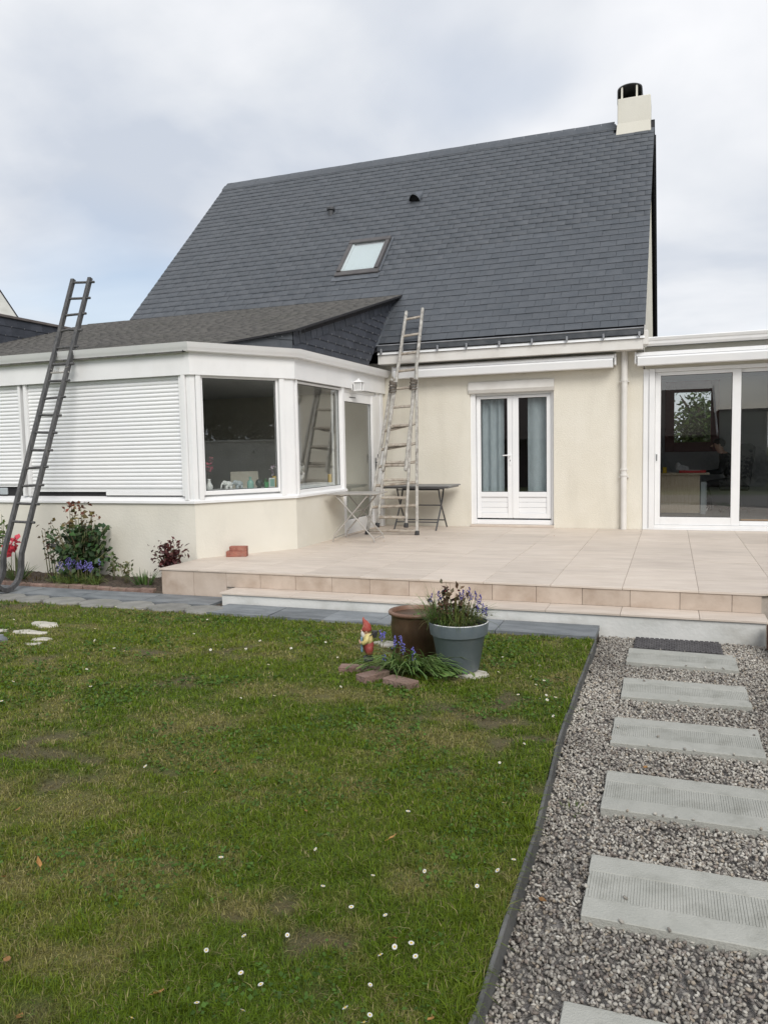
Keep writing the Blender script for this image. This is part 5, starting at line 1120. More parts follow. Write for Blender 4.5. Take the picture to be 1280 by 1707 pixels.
# ------------------------------------------------------------------ grass, gravel, daisies, fallen leaves
def edge_x(y): return np.interp(y, [-1.5, 1.6, 2.05, 2.55, 3.2, 4.2, 5.2, 6.6], [-0.555, -0.545, -0.525, -0.53, -0.535, -0.585, -0.595, -0.595])
def grass():
    rg = np.random.default_rng(5); N0 = 2600000; x = rg.uniform(-9.2, -0.5, N0); y = rg.uniform(0.6, 6.64, N0); dist = np.hypot(x, y)
    left = -1.18*y-0.2                                            # rough view edge with a margin
    dens = np.clip(0.46*(3.0/np.maximum(dist, 1.9))**2, 0.02, 1.0)*np.where(x > left-0.9, 1, 0.22)*np.where(y < 1.35, 0.25, 1)
    keep = (rg.random(N0) < dens) & (x < edge_x(y)) & ~((np.hypot(x+1.93, y-5.78) < .17) | (np.hypot(x+1.45, y-5.40) < .14))
    x, y, dist = x[keep], y[keep], dist[keep]; b = bareness(x, y); k2 = rg.random(len(x)) > b*0.86; x, y, dist = x[k2], y[k2], dist[k2]; n = len(x)
    d = dryness(x, y); b = bareness(x, y); tuft = .6*vnoise(x*9, y*9, 41)+.6*vnoise(x*23, y*23, 42)**2
    h = rg.uniform(.014, .034, n)*(0.5+1.15*tuft)*(1-.4*d)*(1-.4*b); w = rg.uniform(.0022, .0042, n)*np.clip(dist/2.6, 1, 2.6)
    h *= np.where((6.64-y < .06) | (edge_x(y)-x < .05), 1.25, 1)
    a = rg.random(n)*2*math.pi; lean = rg.normal(0, .95, n); dx, dy = np.cos(a), np.sin(a)
    P = np.stack([x, y, lawn_h(x, y)-.004], 1); sd = np.stack([-dy, dx, np.zeros(n)], 1)*w[:, None]/2
    mid = P+np.stack([dx*lean*h*.35, dy*lean*h*.35, h*.6], 1); tip = P+np.stack([dx*lean*h*1.15, dy*lean*h*1.15, h*np.clip(1.05-.28*np.abs(lean), .35, 1)], 1)
    V = np.stack([P-sd, P+sd, mid-sd*.75, mid+sd*.75, tip], 1).reshape(-1, 3).astype(np.float32)
    T = (np.arange(n)*5)[:, None, None]+np.array([[0, 1, 3], [0, 3, 2], [2, 3, 4]])[None]
    c = lawn_colour(x, y)*rg.uniform(.62, 1.45, n)[:, None]; st = rg.random(n) < (.10+.35*d); c[st] = np.array([.36, .32, .14])*rg.uniform(.6, 1.2, st.sum())[:, None]
    fresh = rg.random(n) < .12*(1-d); c[fresh] = np.array([.12, .20, .030])*rg.uniform(.7, 1.2, fresh.sum())[:, None]
    C = np.repeat(c, 5, axis=0); T = T.reshape(-1, 3)
    cx_ = rg.uniform(-7.5, -.62, 60000); cy_ = rg.uniform(1.2, 6.5, 60000); kk_ = (vnoise(cx_*1.7+5, cy_*1.7, 71)*.6+vnoise(cx_*6, cy_*6, 72)*.4 > .56) & (cx_ < edge_x(cy_)-.03) & (rg.random(60000) < np.clip(3.2/np.hypot(cx_, cy_), .3, 1)); cx_, cy_ = cx_[kk_], cy_[kk_]; m_ = len(cx_)
    Pc = np.stack([cx_, cy_, lawn_h(cx_, cy_)+rg.uniform(.008, .026, m_)], 1); Vc, Tc, Cc = leaves(Pc, upn(m_, 1.2, rg), rg.uniform(.010, .020, m_)*np.clip(np.hypot(cx_, cy_)/3.5, 1, 1.6), np.array([.085, .165, .028])[None]*rg.uniform(.6, 1.35, (m_, 1)), .95, rg)
    T = np.vstack([T, Tc+len(V)]); V = np.vstack([V, Vc]); C = np.vstack([C, Cc])
    o = arr_mesh('grass', V, T, M['blade'], cols=C); tag(o, 'short worn green lawn grass with dry straw patches', 'grass', kind='stuff'); return n
ng = grass()
def gravel():
    rg = np.random.default_rng(9); N0 = 88000; x = rg.uniform(-0.59, 1.55, N0); y = rg.uniform(0.9, 7.12, N0); dist = np.hypot(x, y)
    keep = (x > edge_x(y)+0.012) & (rg.random(N0) < np.clip(1.15-.06*dist, .5, 1)) & ~((y > 5.0) & (x > .78+.1*(7.0-y)) & (x < .92)) & (x < 1.6)
    for sx, sy in SLABS[:6]: keep &= ~((np.abs(x-sx) < SWD/2+.003-.006*rg.random(N0)) & (np.abs(y-sy) < SDP/2+.003-.006*rg.random(N0)) & (rg.random(N0) > .0003))
    keep &= ~((np.abs(x-.063) < .345) & (np.abs(y-6.85) < .19)) & ~((x < .78) & (y > 7.115))
    x, y, dist = x[keep], y[keep], dist[keep]; n = len(x)
    ph = (1+5**.5)/2; ico = np.array([(-1, ph, 0), (1, ph, 0), (-1, -ph, 0), (1, -ph, 0), (0, -1, ph), (0, 1, ph), (0, -1, -ph), (0, 1, -ph), (ph, 0, -1), (ph, 0, 1), (-ph, 0, -1), (-ph, 0, 1)])/math.hypot(1, ph)
    fc = np.array([(0, 11, 5), (0, 5, 1), (0, 1, 7), (0, 7, 10), (0, 10, 11), (1, 5, 9), (5, 11, 4), (11, 10, 2), (10, 7, 6), (7, 1, 8), (3, 9, 4), (3, 4, 2), (3, 2, 6), (3, 6, 8), (3, 8, 9), (4, 9, 5), (2, 4, 11), (6, 2, 10), (8, 6, 7), (9, 8, 1)])
    S = np.stack([rg.uniform(.0062, .0128, n), rg.uniform(.0048, .0088, n), rg.uniform(.003, .006, n)], 1)*np.clip(.92+.035*dist, 1, 1.2)[:, None]
    v = ico[None]*S[:, None, :]*(1+rg.normal(0, .14, (n, 12, 1)))
    q = rg.normal(size=(n, 4)); q[:, 1:3] *= .45; q[:, 0] += np.sign(q[:, 0])*.4; q /= np.linalg.norm(q, axis=1)[:, None]; w_, i, j, k = q.T
    Rm = np.stack([np.stack([1-2*(j*j+k*k), 2*(i*j-k*w_), 2*(i*k+j*w_)], 1), np.stack([2*(i*j+k*w_), 1-2*(i*i+k*k), 2*(j*k-i*w_)], 1), np.stack([2*(i*k-j*w_), 2*(j*k+i*w_), 1-2*(i*i+j*j)], 1)], 1)
    v = np.einsum('nij,nvj->nvi', Rm, v); onslab = np.zeros(n)
    for sx, sy in SLABS[:6]: onslab = np.maximum(onslab, ((np.abs(x-sx) < SWD/2) & (np.abs(y-sy) < SDP/2)).astype(float))
    z = ZG-.004+rg.uniform(0, .016, n)+.012*(vnoise(x*3, y*3, 51)-.5); z = np.where(onslab > 0, ZG+.033+S[:, 2], z)
    v += np.stack([x, y, z], 1)[:, None, :]
    pal = np.array([[.49, .465, .415], [.40, .375, .335], [.31, .285, .255], [.22, .20, .185], [.42, .365, .295], [.58, .555, .50], [.29, .25, .22]])
    patch = vnoise(x*1.6+4, y*1.6, 61)+.35*(vnoise(x*6, y*6, 62)-.5)
    pr = np.stack([.8+.9*patch, .9+.0*patch, .9-.2*patch, .75-.55*patch, .25+.25*patch, .25+.75*patch, .6-.3*patch], 1).clip(.02); pr /= pr.sum(1, keepdims=True); pick = (rg.random(n)[:, None] > pr.cumsum(1)).sum(1).clip(0, 6)
    c = pal[pick]*rg.uniform(.62, 1.08, n)[:, None]*(.78+.42*patch.clip(0, 1))[:, None]
    o = arr_mesh('gravel', v.reshape(-1, 3), ((np.arange(n)*12)[:, None, None]+fc[None]).reshape(-1, 3), M['stone'], cols=np.repeat(c, 12, axis=0), smooth=True)
    tag(o, 'mixed pale and dark grey gravel filling the path around the slabs', 'gravel', kind='stuff'); return n
nv_ = gravel()
for (x, y, lb) in ((-0.42, 3.62, 'small weed tuft growing in the gravel by the lawn edging'), (-0.50, 5.0, 'weed tuft where the gravel meets the edging, nearer the house'), (0.62, 2.62, 'little weed in the gravel at the right edge')):
    p = plant('weed', (x, y, ZG), lb); arr('leaves', fan_straps((x, y, ZG), 26, .02, .05, .005, 2.2, (0.12, 0.16, 0.04), .8, .06), M['leaf'], p)
# daisies
q = MB(); q.cur = 0
for j in range(13):
    a = 2*math.pi*j/13; w = .24; r0, r1 = .0035, .0125; q.add([(r0*math.cos(a-w*.6), r0*math.sin(a-w*.6), 0), (r1*.75*math.cos(a-w), r1*.75*math.sin(a-w), .0012), (r1*math.cos(a), r1*math.sin(a), .0002), (r1*.75*math.cos(a+w), r1*.75*math.sin(a+w), .0012), (r0*math.cos(a+w*.6), r0*math.sin(a+w*.6), 0)], [(0, 1, 2, 3, 4)])
q.cur = 1; q.lathe([(.0042, -.001), (.0040, .0018), (.0018, .003), (0.0, .0032)], 8)
q.cur = 2; q.tube([(0, 0, -.001), (.001, 0, -.02), (0, 0, -.042)], .0008, 4)
dz = q.build('daisy', [M['daisywhite'], M['yellow'], M['stem']]); daisy_mesh = dz.data; bpy.data.objects.remove(dz)
DS = [(-6.29, 5.85), (-6.27, 5.92), (-6.08, 5.77), (-5.91, 5.63), (-5.63, 6.05), (-4.99, 5.66), (-4.64, 5.25), (-4.31, 5.1), (-4.15, 5.03), (-4.05, 4.72), (-4.09, 4.53), (-4.36, 4.1), (-3.74, 4.17), (-3.32, 4.25), (-4.12, 3.77), (-4.06, 5.73), (-4.24, 6.11), (-4.17, 6.26), (-3.94, 5.7), (-3.63, 5.37), (-3.49, 5.27), (-3.55, 5.44), (-3.5, 5.46), (-3.42, 5.36), (-3.34, 5.29), (-3.23, 5.38), (-3.25, 5.65), (-2.89, 5.53), (-2.81, 5.0), (-2.7, 4.81), (-2.66, 4.74), (-2.51, 4.62), (-2.61, 4.27), (-2.43, 4.39), (-2.62, 3.96), (-2.51, 3.16), (-2.13, 2.96), (-5.47, 6.53), (-5.09, 6.48), (-4.36, 6.45), (-1.22, 6.04), (-1.19, 5.71), (-1.19, 5.52), (-1.17, 5.44), (-1.14, 5.33), (-0.93, 5.42), (-0.99, 5.25), (-0.9, 5.27), (-0.89, 5.59), (-0.84, 5.12), (-0.8, 5.21), (-0.76, 5.07), (-0.91, 4.85), (-0.86, 4.76), (-0.77, 4.83), (-0.74, 4.91), (-0.72, 4.81), (-0.68, 4.9), (-0.64, 4.51), (-0.63, 4.71), (-0.64, 4.51), (-0.84, 4.36), (-0.74, 4.11), (-0.73, 4.06), (-0.8, 3.75), (-0.56, 2.87), (-0.6, 2.76), (-0.65, 2.64), (-0.69, 3.31), (-1.65, 2.51), (-1.32, 2.68), (-1.03, 2.57), (-1.18, 2.45), (-0.86, 2.67), (-0.9, 2.35), (-1.31, 2.11), (-1.17, 2.15), (-1.03, 2.36), (-0.82, 2.22), (-0.77, 2.24), (-0.74, 2.19), (-0.85, 2.17), (-1.22, 1.94), (-1.14, 1.92), (-1.27, 1.78), (-1.13, 1.8), (-1.42, 1.68), (-0.83, 2.03), (-0.86, 1.91), (-0.79, 1.88), (-1.39, 2.01), (-0.78, 1.9), (-1.07, 3.1), (-2.4, 5.35), (-2.21, 4.97), (-2.09, 4.7), (-1.75, 4.71), (-2.21, 5.12), (-3.23, 5.39), (-2.89, 5.52), (-2.69, 5.76)]
for (x, y) in DS:
    o = bpy.data.objects.new('daisy', daisy_mesh); COL.objects.link(o); o.location = (x, y, .026+random.uniform(-.004, .012)); o.rotation_euler = (random.gauss(.25, .3), random.gauss(0, .3), random.random()*6); s_ = random.uniform(.6, .9)*(1.0+.05*max(0, math.hypot(x, y)-3)); o.scale = (s_, s_, s_ if random.random() < .85 else s_*1.3)
    tag(o, 'small white daisy with a yellow centre in the lawn', 'daisy', 'daisies in the lawn')
q = MB(); q.add([(0, 0, 0), (.012, .013, .005), (.028, .016, .003), (.048, .008, .007), (.062, 0, .014), (.048, -.008, .008), (.028, -.016, .004), (.012, -.013, .006), (.028, 0, -.002)], [(0, 1, 8), (1, 2, 8), (2, 3, 8), (3, 4, 8), (4, 5, 8), (5, 6, 8), (6, 7, 8), (7, 0, 8)]); q.tube([(0, 0, 0), (-.018, .002, .002)], .001, 4)
lf = q.build('fallen_leaf', M['fallen']); leaf_mesh = lf.data; bpy.data.objects.remove(lf)
for (x, y) in [(-2.78, 2.62), (-1.08, 2.87), (-0.85, 2.27), (-1.99, 1.78), (-1.43, 1.79), (-1.74, 1.58), (-1.51, 2.99), (-2.14, 3.21), (-0.62, 1.97), (-2.30, 2.24), (-2.39, 2.14)]:
    o = bpy.data.objects.new('fallen_leaf', leaf_mesh); COL.objects.link(o); o.location = (x, y, .018); o.rotation_euler = (random.gauss(0, .3), random.gauss(0, .3), random.random()*6); o.scale = (random.uniform(.45, .8),)*3
    tag(o, 'dry orange-brown fallen leaf lying in the grass', 'leaf', 'fallen leaves in the grass')
for (x, y, lb) in ((-0.455, 2.812, 'yellow-brown fallen leaf on the gravel beside the lawn edging'), (-0.108, 4.205, 'orange fallen leaf on the gravel between two slabs')):
    o = bpy.data.objects.new('fallen_leaf', leaf_mesh); COL.objects.link(o); o.location = (x, y, ZG+.022); o.rotation_euler = (.1, .1, random.random()*6); o.scale = (.7,)*3; tag(o, lb, 'leaf')

for k_, (x, y, lb) in enumerate(((-3.92, 10.45, 'tiny dry leaf on the terrace tiles beside the small folding table'), (-1.62, 11.55, 'tiny dry leaf on the terrace below the downpipe side of the door'), (-0.42, 12.45, 'tiny dark leaf on the terrace by the downpipe'), (-3.4, 10.9, 'tiny dry leaf on the terrace in front of the tall ladder'))):
    o = bpy.data.objects.new('fallen_leaf', leaf_mesh); COL.objects.link(o); o.location = (x, y, ZT+.004); o.rotation_euler = (.05, .05, k_*1.7); o.scale = (.55,)*3; tag(o, lb, 'leaf')

# ------------------------------------------------------------------ inside the rooms
def on_sill(name, loc, label, cat): return tag(empty(name, loc), label, cat)
SZ = 1.150
def at(fr, u, d, z): return fr((u, d, z))
b = MB(); b.sweep([(0.12, 1.02), (0.12, 1.149), (0.46, 1.149), (0.46, 1.12), (0.20, 1.12), (0.20, 1.02)], [v0, v1, tuple(fC((1.5, 0, 0))[:2])]); b.build('inner_shelf', M['white'], ver)
p = at(fB, .27, .17, SZ); e0 = on_sill('vase', tuple(p), 'white vase with pink blossom twigs on the window sill', 'vase')
q = MB(); q.lathe([(0.0, 0), (.032, .0), (.047, .03), (.045, .06), (.022, .10), (.018, .13), (.024, .145), (.019, .146), (.014, .12)], 20, tuple(p)); q.build('body', M['porcelain'], e0, smooth=True)
tw_ = [[p+np.array([0, 0, .12]), p+np.array([random.uniform(-.02, .02), 0, .2]), p+np.array([dx_, random.uniform(-.02, .02), h_])] for dx_, h_ in ((-.07, .32), (-.02, .40), (.04, .44), (.03, .3))]; stems(tw_, .003, M['bark'], e0, 'twig')
n = 44; k_ = rng.integers(0, 4, n); t = rng.uniform(.4, 1, n); P = np.array([lerp(tw_[a][1], tw_[a][2], b_) for a, b_ in zip(k_, t)])+rng.normal(0, .014, (n, 3)); arr('blossom', leaves(P, upn(n, 0), rng.uniform(.02, .04, n), jit((0.62, 0.16, 0.24), n, .2), .9), M['petal'], e0)
def elephant(u, label, mat):
    p = at(fB, u, .16, SZ); e0 = on_sill('elephant_figurine', tuple(p), label, 'figurine'); q = MB(); q.blob((0, 0, .068), (.052, .034, .042), 14, 10); q.blob((-.055, 0, .088), (.03, .027, .032), 12, 8)
    for s_ in (-1, 1):
        q.blob((-.045, .032*s_, .088), (.02, .006, .028), 10, 6)
        for x_ in (-.03, .03): q.tube([(x_, .017*s_, 0), (x_, .017*s_, .05)], [.015, .014], 10)
    q.tube([(-.075, 0, .09), (-.095, 0, .065), (-.10, 0, .03), (-.112, 0, .018)], [.014, .011, .009, .006], 10); q.tube([(.05, 0, .09), (.06, 0, .05)], .004, 6)
    o = q.build('body', mat, e0, smooth=True); o.matrix_parent_inverse = Matrix.Identity(4); e0.rotation_euler = (0, 0, math.atan2(fB.u[1], fB.u[0]))
elephant(.53, 'white elephant figurine on the window sill beside the vase', M['porcelain']); elephant(.68, 'dull grey elephant figurine next to the white one', M['greymetal'])
p = at(fB, .84, .15, SZ); e0 = on_sill('bottle', tuple(p), 'pale green glass bottle on the window sill', 'bottle'); q = MB(); q.lathe([(0, 0), (.042, 0), (.045, .02), (.045, .085), (.03, .105), (.016, .115), (.016, .145), (.022, .147), (.022, .155), (0, .156)], 18, tuple(p)); q.build('body', M['bottle'], e0, smooth=True, angle=50)
p = at(fB, .97, .16, SZ); e0 = on_sill('ornament', tuple(p), 'dark round ornament between the green bottle and the white frame', 'ornament'); q = MB(); q.lathe([(0, 0), (.03, 0), (.02, .015), (.045, .05), (.048, .075), (.03, .11), (0, .12)], 16, tuple(p)); q.build('body', M['darkmetal'], e0, smooth=True)
p = at(fB, 1.075, .15, SZ); e0 = on_sill('plant_pot', tuple(p), 'small bright green pot on the window sill', 'pot'); q = MB(); q.lathe([(0, 0), (.026, 0), (.036, .075), (.03, .078), (.028, .06)], 14, tuple(p)); q.build('body', M['greenthing'], e0, smooth=True, angle=50); n = 14; P = p+np.array([0, 0, .09])+rng.normal(0, .016, (n, 3)); arr('leaves', leaves(P, upn(n, .3), rng.uniform(.03, .05, n), jit((0.06, 0.2, 0.05), n)), M['leaf'], e0)
p = at(fB, 1.145, .11, SZ); e0 = on_sill('photo_frame', tuple(p), 'small white framed picture leaning on the window sill', 'frame'); q = MB(fB); q.box(1.10, 1.19, .12, .13, SZ, SZ+.13, .004); q.build('frame', M['porcelain'], e0); q = MB(fB); q.box(1.112, 1.178, .1175, .1195, SZ+.015, SZ+.115); q.build('picture', M['bottle'], e0)
p = at(fB, 1.215, .17, SZ); e0 = on_sill('jar', tuple(p), 'amber jar with pale flowers at the right end of the window', 'jar'); q = MB(); q.lathe([(0, 0), (.035, 0), (.044, .03), (.044, .11), (.036, .15), (.03, .155), (.028, .12)], 16, tuple(p)); q.build('body', M['amber'], e0, smooth=True); n = 40; P = p+np.array([0, 0, .24])+rng.normal(0, .035, (n, 3)); arr('flowers', leaves(P, upn(n, 0), rng.uniform(.03, .05, n), jit((0.55, 0.45, 0.52), n, .15), .9), M['petal'], e0); stems([[p+np.array([0, 0, .12]), p+np.array([.01, 0, .22])]], .004, M['stem'], e0)
p = at(fC, .30, .16, SZ); e0 = on_sill('hydrangea', tuple(p), 'white artificial hydrangea bunch in the side window', 'flowers'); q = MB(); q.lathe([(0, 0), (.035, 0), (.05, .05), (.035, .1), (.03, .1), (.03, .06)], 16, tuple(p)); q.build('vase', M['porcelain'], e0, smooth=True)
n = 260; cs_ = np.array([(0, 0, .17), (.0, .08, .22), (.02, .12, .15), (-.02, -.06, .2), (0, .05, .30), (.03, -.02, .12), (0, .14, .26)]); k_ = rng.integers(0, 7, n); dr_ = rng.normal(size=(n, 3)); dr_ /= np.linalg.norm(dr_, axis=1)[:, None]; P = p+cs_[k_]+dr_*.055; arr('blossom', leaves(P, dr_, rng.uniform(.03, .05, n), jit((0.78, 0.78, 0.76), n, .06), .95), M['petal'], e0)
p = at(fC, 1.42, .16, SZ); e0 = on_sill('candle', tuple(p), 'small amber candle in the corner of the side window', 'candle'); q = MB(); q.lathe([(0, 0), (.03, 0), (.03, .12), (.026, .125), (0, .12)], 14, tuple(p)); q.build('body', M['amber'], e0, smooth=True, angle=50)
# dining chair in the veranda
e0 = tag(empty('dining_chair', (-5.75, 9.75, .30), R(35)), 'beige upholstered dining chair behind the corner window', 'chair')
def cpart(q, name, mat, parent, smooth=False):
    o = q.build(name, mat, None, smooth=smooth, angle=50 if smooth else None); o.parent = parent; return o
q = MB(); q.prism([(-.22, .20, .45), (.22, .20, .45), (.20, .29, 1.05), (-.20, .29, 1.05)], (0, .05, 0)); cpart(q, 'backrest', M['beige'], e0); q = MB(); q.box(-.23, .23, -.22, .24, .40, .48, .02); cpart(q, 'seat', M['beige'], e0)
for x_ in (-.19, .19):
    for y_ in (-.18, .2): q = MB(); q.tube([(x_, y_, 0), (x_, y_, .41)], [.016, .022], 8); cpart(q, 'leg', M['mahog'], e0)
# curtains behind the french door
def curtain(x0, x1, label, ph, folds):
    q = MB(); k = 60; xs_ = np.linspace(x0, x1, k); ys_ = YF+.24+.022*np.sin(np.linspace(0, folds*2*math.pi, k)+ph)
    vs = [(a, b_, z) for z in (.36, 1.4, 2.52) for a, b_ in zip(xs_, ys_)]; q.add(vs, [(r_*k+j, r_*k+j+1, (r_+1)*k+j+1, (r_+1)*k+j) for r_ in range(2) for j in range(k-1)]); return tag(q.build('curtain', M['curtain'], smooth=True), label, 'curtain')
curtain(-3.11, -2.66, 'blue-grey sheer curtain behind the left door pane', .4, 3.2); curtain(-2.26, -1.80, 'blue-grey sheer curtain behind the right door pane', 2.0, 1.6)
q = MB(); q.tube([(-3.19, YF+.24, 2.55), (-1.80, YF+.24, 2.55)], .010, 8); tag(q.build('curtain_rod', M['steel'], smooth=True), 'thin rod carrying the curtains of the french door', 'curtain rod')
# office: desk, cabinet, things on it, man on a chair
DZ = 0.33
e0 = tag(empty('desk', (.10, 15.5, DZ)), 'pale wooden office desk behind the sliding door', 'desk')
q = MB(); q.box(-.28, .66, 15.35, 16.1, DZ+.735, DZ+.765, .004); q.build('desk_top', M['deskwood'], e0); q = MB(); q.box(-.26, .50, 15.42, 15.44, DZ+.02, DZ+.735); q.build('front_panel', M['deskwood'], e0); q = MB(); q.box(-.27, -.24, 15.45, 16.05, DZ, DZ+.735); q.build('side_panel', M['deskwood'], e0)
e0 = tag(empty('drawer_unit', (.58, 15.7, DZ)), 'grey metal drawer unit under the desk', 'drawer unit'); q = MB(); q.box(.515, .60, 15.43, 16.0, DZ, DZ+.60, .004); q.build('body', M['greymetal'], e0)
for k in range(4):
    z = DZ+.03+k*.142; q = MB(); q.box(.602, .618, 15.45, 15.98, z, z+.135, .003); dr_o = q.build('drawer', M['greymetal'], e0); q = MB(); q.box(.619, .632, 15.5, 15.6, z+.10, z+.112, .002); q.build('handle', M['steel'], dr_o)
tz = DZ+.766
q = MB(); q.box(.14, .60, 15.40, 15.72, tz, tz+.045, .004); tag(q.build('folder', M['redfolder']), 'flat red folder on the office desk', 'folder')
q = MB(); q.box(.25, .50, 15.42, 15.66, tz+.046, tz+.052); tag(q.build('paper_sheet', M['paper']), 'white papers lying on the red folder', 'paper')
q = MB(); q.box(-.15, -.08, 15.45, 15.52, tz, tz+.11, .004); tag(q.build('note_box', M['yellow']), 'small yellow box on the office desk', 'box')
q = MB(); q.prism([(-.27, 15.5, tz+.10), (-.20, 15.62, tz+.10), (-.20, 15.62, tz+.48), (-.27, 15.5, tz+.48)], (-.01, .02, 0)); e0 = tag(empty('monitor', (-.24, 15.56, tz)), 'dark computer monitor at the end of the desk', 'monitor'); q.build('screen', M['leather'], e0); q = MB(); q.box(-.27, -.20, 15.52, 15.62, tz, tz+.012); q.tube([(-.24, 15.57, tz), (-.24, 15.57, tz+.15)], .015, 8); q.build('stand', M['leather'], e0)
q = MB(); q.blob((.18, 15.85, tz+.07), (.10, .08, .07), 14, 8); q.blob((.12, 15.84, tz+.12), (.05, .05, .07), 12, 8); q.blob((.26, 15.83, tz+.06), (.06, .05, .06), 12, 8); tag(q.build('plastic_bag', M['shirt'], smooth=True), 'crumpled pale bag on the desk behind the folder', 'bag')
# office chair
e0 = tag(empty('office_chair', (1.30, 15.95, DZ)), 'large black leather office chair behind the man', 'chair')
q = MB(); q.prism([(1.16, 15.70, DZ+.55), (1.36, 15.72, DZ+.52), (1.44, 15.76, DZ+1.22), (1.36, 15.76, DZ+1.30), (1.10, 15.74, DZ+1.28), (1.08, 15.72, DZ+1.1)], (.06, .48, 0)); q.build('backrest', M['leather'], e0); q = MB(); q.box(.84, 1.36, 15.68, 16.2, DZ+.42, DZ+.52, .03); q.build('seat', M['leather'], e0); q = MB(); q.tube([(1.1, 15.94, DZ+.08), (1.1, 15.94, DZ+.42)], .03, 10); q.build('gas_lift', M['steel'], e0)
for k in range(5):
    a = k*2*math.pi/5; q = MB(); q.tube([(1.1, 15.94, DZ+.10), (1.1+.27*math.cos(a), 15.94+.27*math.sin(a), DZ+.05)], [.025, .018], 8); q.blob((1.1+.27*math.cos(a), 15.94+.27*math.sin(a), DZ+.028), (.026, .026, .027), 10, 6); q.build('leg', M['leather'], e0)
for s_ in (15.69, 16.19):
    q = MB(); q.tube([(1.3, s_, DZ+.48), (1.25, s_, DZ+.68), (1.0, s_, DZ+.69), (.98, s_, DZ+.66)], .022, 8); q.build('armrest', M['leather'], e0, smooth=True, angle=50)
def person():
    J = {}; Vv = []; Ee = []; Rr = []
    def vtx(k, p, r): J[k] = len(Vv); Vv.append(p); Rr.append(r)
    ox, oy, oz = 1.04, 15.92, DZ
    vtx('pel', (ox+.05, oy, oz+.60), (.165, .145)); vtx('bel', (ox+.03, oy, oz+.74), (.16, .135)); vtx('che', (ox-.03, oy, oz+.93), (.175, .13)); vtx('shc', (ox-.10, oy, oz+1.06), (.12, .10)); vtx('nek', (ox-.15, oy, oz+1.13), (.058, .058)); vtx('hd1', (ox-.19, oy, oz+1.20), (.078, .072)); vtx('hd2', (ox-.215, oy, oz+1.29), (.098, .083)); vtx('hd3', (ox-.205, oy, oz+1.35), (.075, .068))
    Ee += [('pel', 'bel'), ('bel', 'che'), ('che', 'shc'), ('shc', 'nek'), ('nek', 'hd1'), ('hd1', 'hd2'), ('hd2', 'hd3')]
    for s_, t in ((-1, 'r'), (1, 'l')):
        vtx('sh'+t, (ox-.09, oy+.18*s_, oz+1.03), (.075, .07)); vtx('el'+t, (ox-.16, oy+.25*s_, oz+.77), (.055, .052)); vtx('wr'+t, (ox-.40, oy+.12*s_, oz+.76), (.034, .03)); vtx('hn'+t, (ox-.48, oy+.08*s_, oz+.775), (.038, .022))
        vtx('hp'+t, (ox+.02, oy+.10*s_, oz+.57), (.105, .10)); vtx('kn'+t, (ox-.42, oy+.14*s_, oz+.55-.03*(s_ > 0)), (.072, .07)); vtx('an'+t, (ox-.38+.05*s_, oy+.13*s_, oz+.11), (.045, .045)); vtx('he'+t, (ox-.36+.05*s_, oy+.13*s_, oz+.045), (.042, .04)); vtx('to'+t, (ox-.55+.05*s_, oy+.14*s_, oz+.035), (.042, .032))
        Ee.extend([('shc', 'sh'+t), ('sh'+t, 'el'+t), ('el'+t, 'wr'+t), ('wr'+t, 'hn'+t), ('pel', 'hp'+t), ('hp'+t, 'kn'+t), ('kn'+t, 'an'+t), ('an'+t, 'he'+t), ('he'+t, 'to'+t)])
        for f_ in range(5):
            yo = (f_-2)*.017*s_; base_ = (ox-.505, oy+.08*s_+yo, oz+.775+.004*(2-abs(f_-2))) if f_ < 4 else (ox-.46, oy+(.08-.035)*s_, oz+.79)
            ln_ = (.055, .065, .06, .048, .04)[f_]; mid_ = (base_[0]-ln_*.6, base_[1], base_[2]+.006); tip_ = (base_[0]-ln_, base_[1]-.004*s_, base_[2]-.008)
            for nm_, pp, rr_ in (('a', base_, .0095), ('b', mid_, .0085), ('c', tip_, .0075)): vtx('f%d%s%s' % (f_, nm_, t), pp, (rr_, rr_))
            Ee.extend([('hn'+t, 'f%da%s' % (f_, t)), ('f%da%s' % (f_, t), 'f%db%s' % (f_, t)), ('f%db%s' % (f_, t), 'f%dc%s' % (f_, t))])
    me = bpy.data.meshes.new('person'); me.from_pydata(Vv, [(J[a], J[b_]) for a, b_ in Ee], []); o = bpy.data.objects.new('person', me); COL.objects.link(o)
    md = o.modifiers.new('Skin', 'SKIN'); md.use_smooth_shade = True
    if not me.skin_vertices: me.attributes
    for j, sv in enumerate(me.skin_vertices[0].data): sv.radius = Rr[j]; sv.use_root = (j == 0)
    ms = o.modifiers.new('Subsurf', 'SUBSURF'); ms.levels = ms.render_levels = 2
    dg = bpy.context.evaluated_depsgraph_get(); dg.update(); nm = bpy.data.meshes.new_from_object(o.evaluated_get(dg)); o.modifiers.clear(); o.data = nm; nm.name = 'person'
    nm.materials.clear()
    for mm in (M['suit'], M['skin'], M['leather'], M['paper']): nm.materials.append(mm)
    for pl in nm.polygons:
        c = pl.center; z = c.z-oz; mi = 0
        if z > 1.115 and c.x < ox-.06: mi = 1
        elif z < .085: mi = 2 if c.y > oy else 3
        elif c.x < ox-.435 and .72 < z < .84: mi = 1
        pl.material_index = mi; pl.use_smooth = True
    tag(o, 'seated man in a dark suit bent over a paper at the desk', 'person')
    hx, hy, hz_ = ox-.212, oy, oz+1.275
    q = MB(); q.blob((hx+.018, hy, hz_+.035), (.112, .096, .095), 18, 12); V = np.array(q.v); cut = V[:, 2] < hz_-.01-.55*(V[:, 0]-hx-.02); V[cut, 2] = (hz_-.01-.55*(V[cut, 0]-hx-.02)); q.v = list(map(tuple, V)); attach(q.build('hair', M['hair'], smooth=True), o)
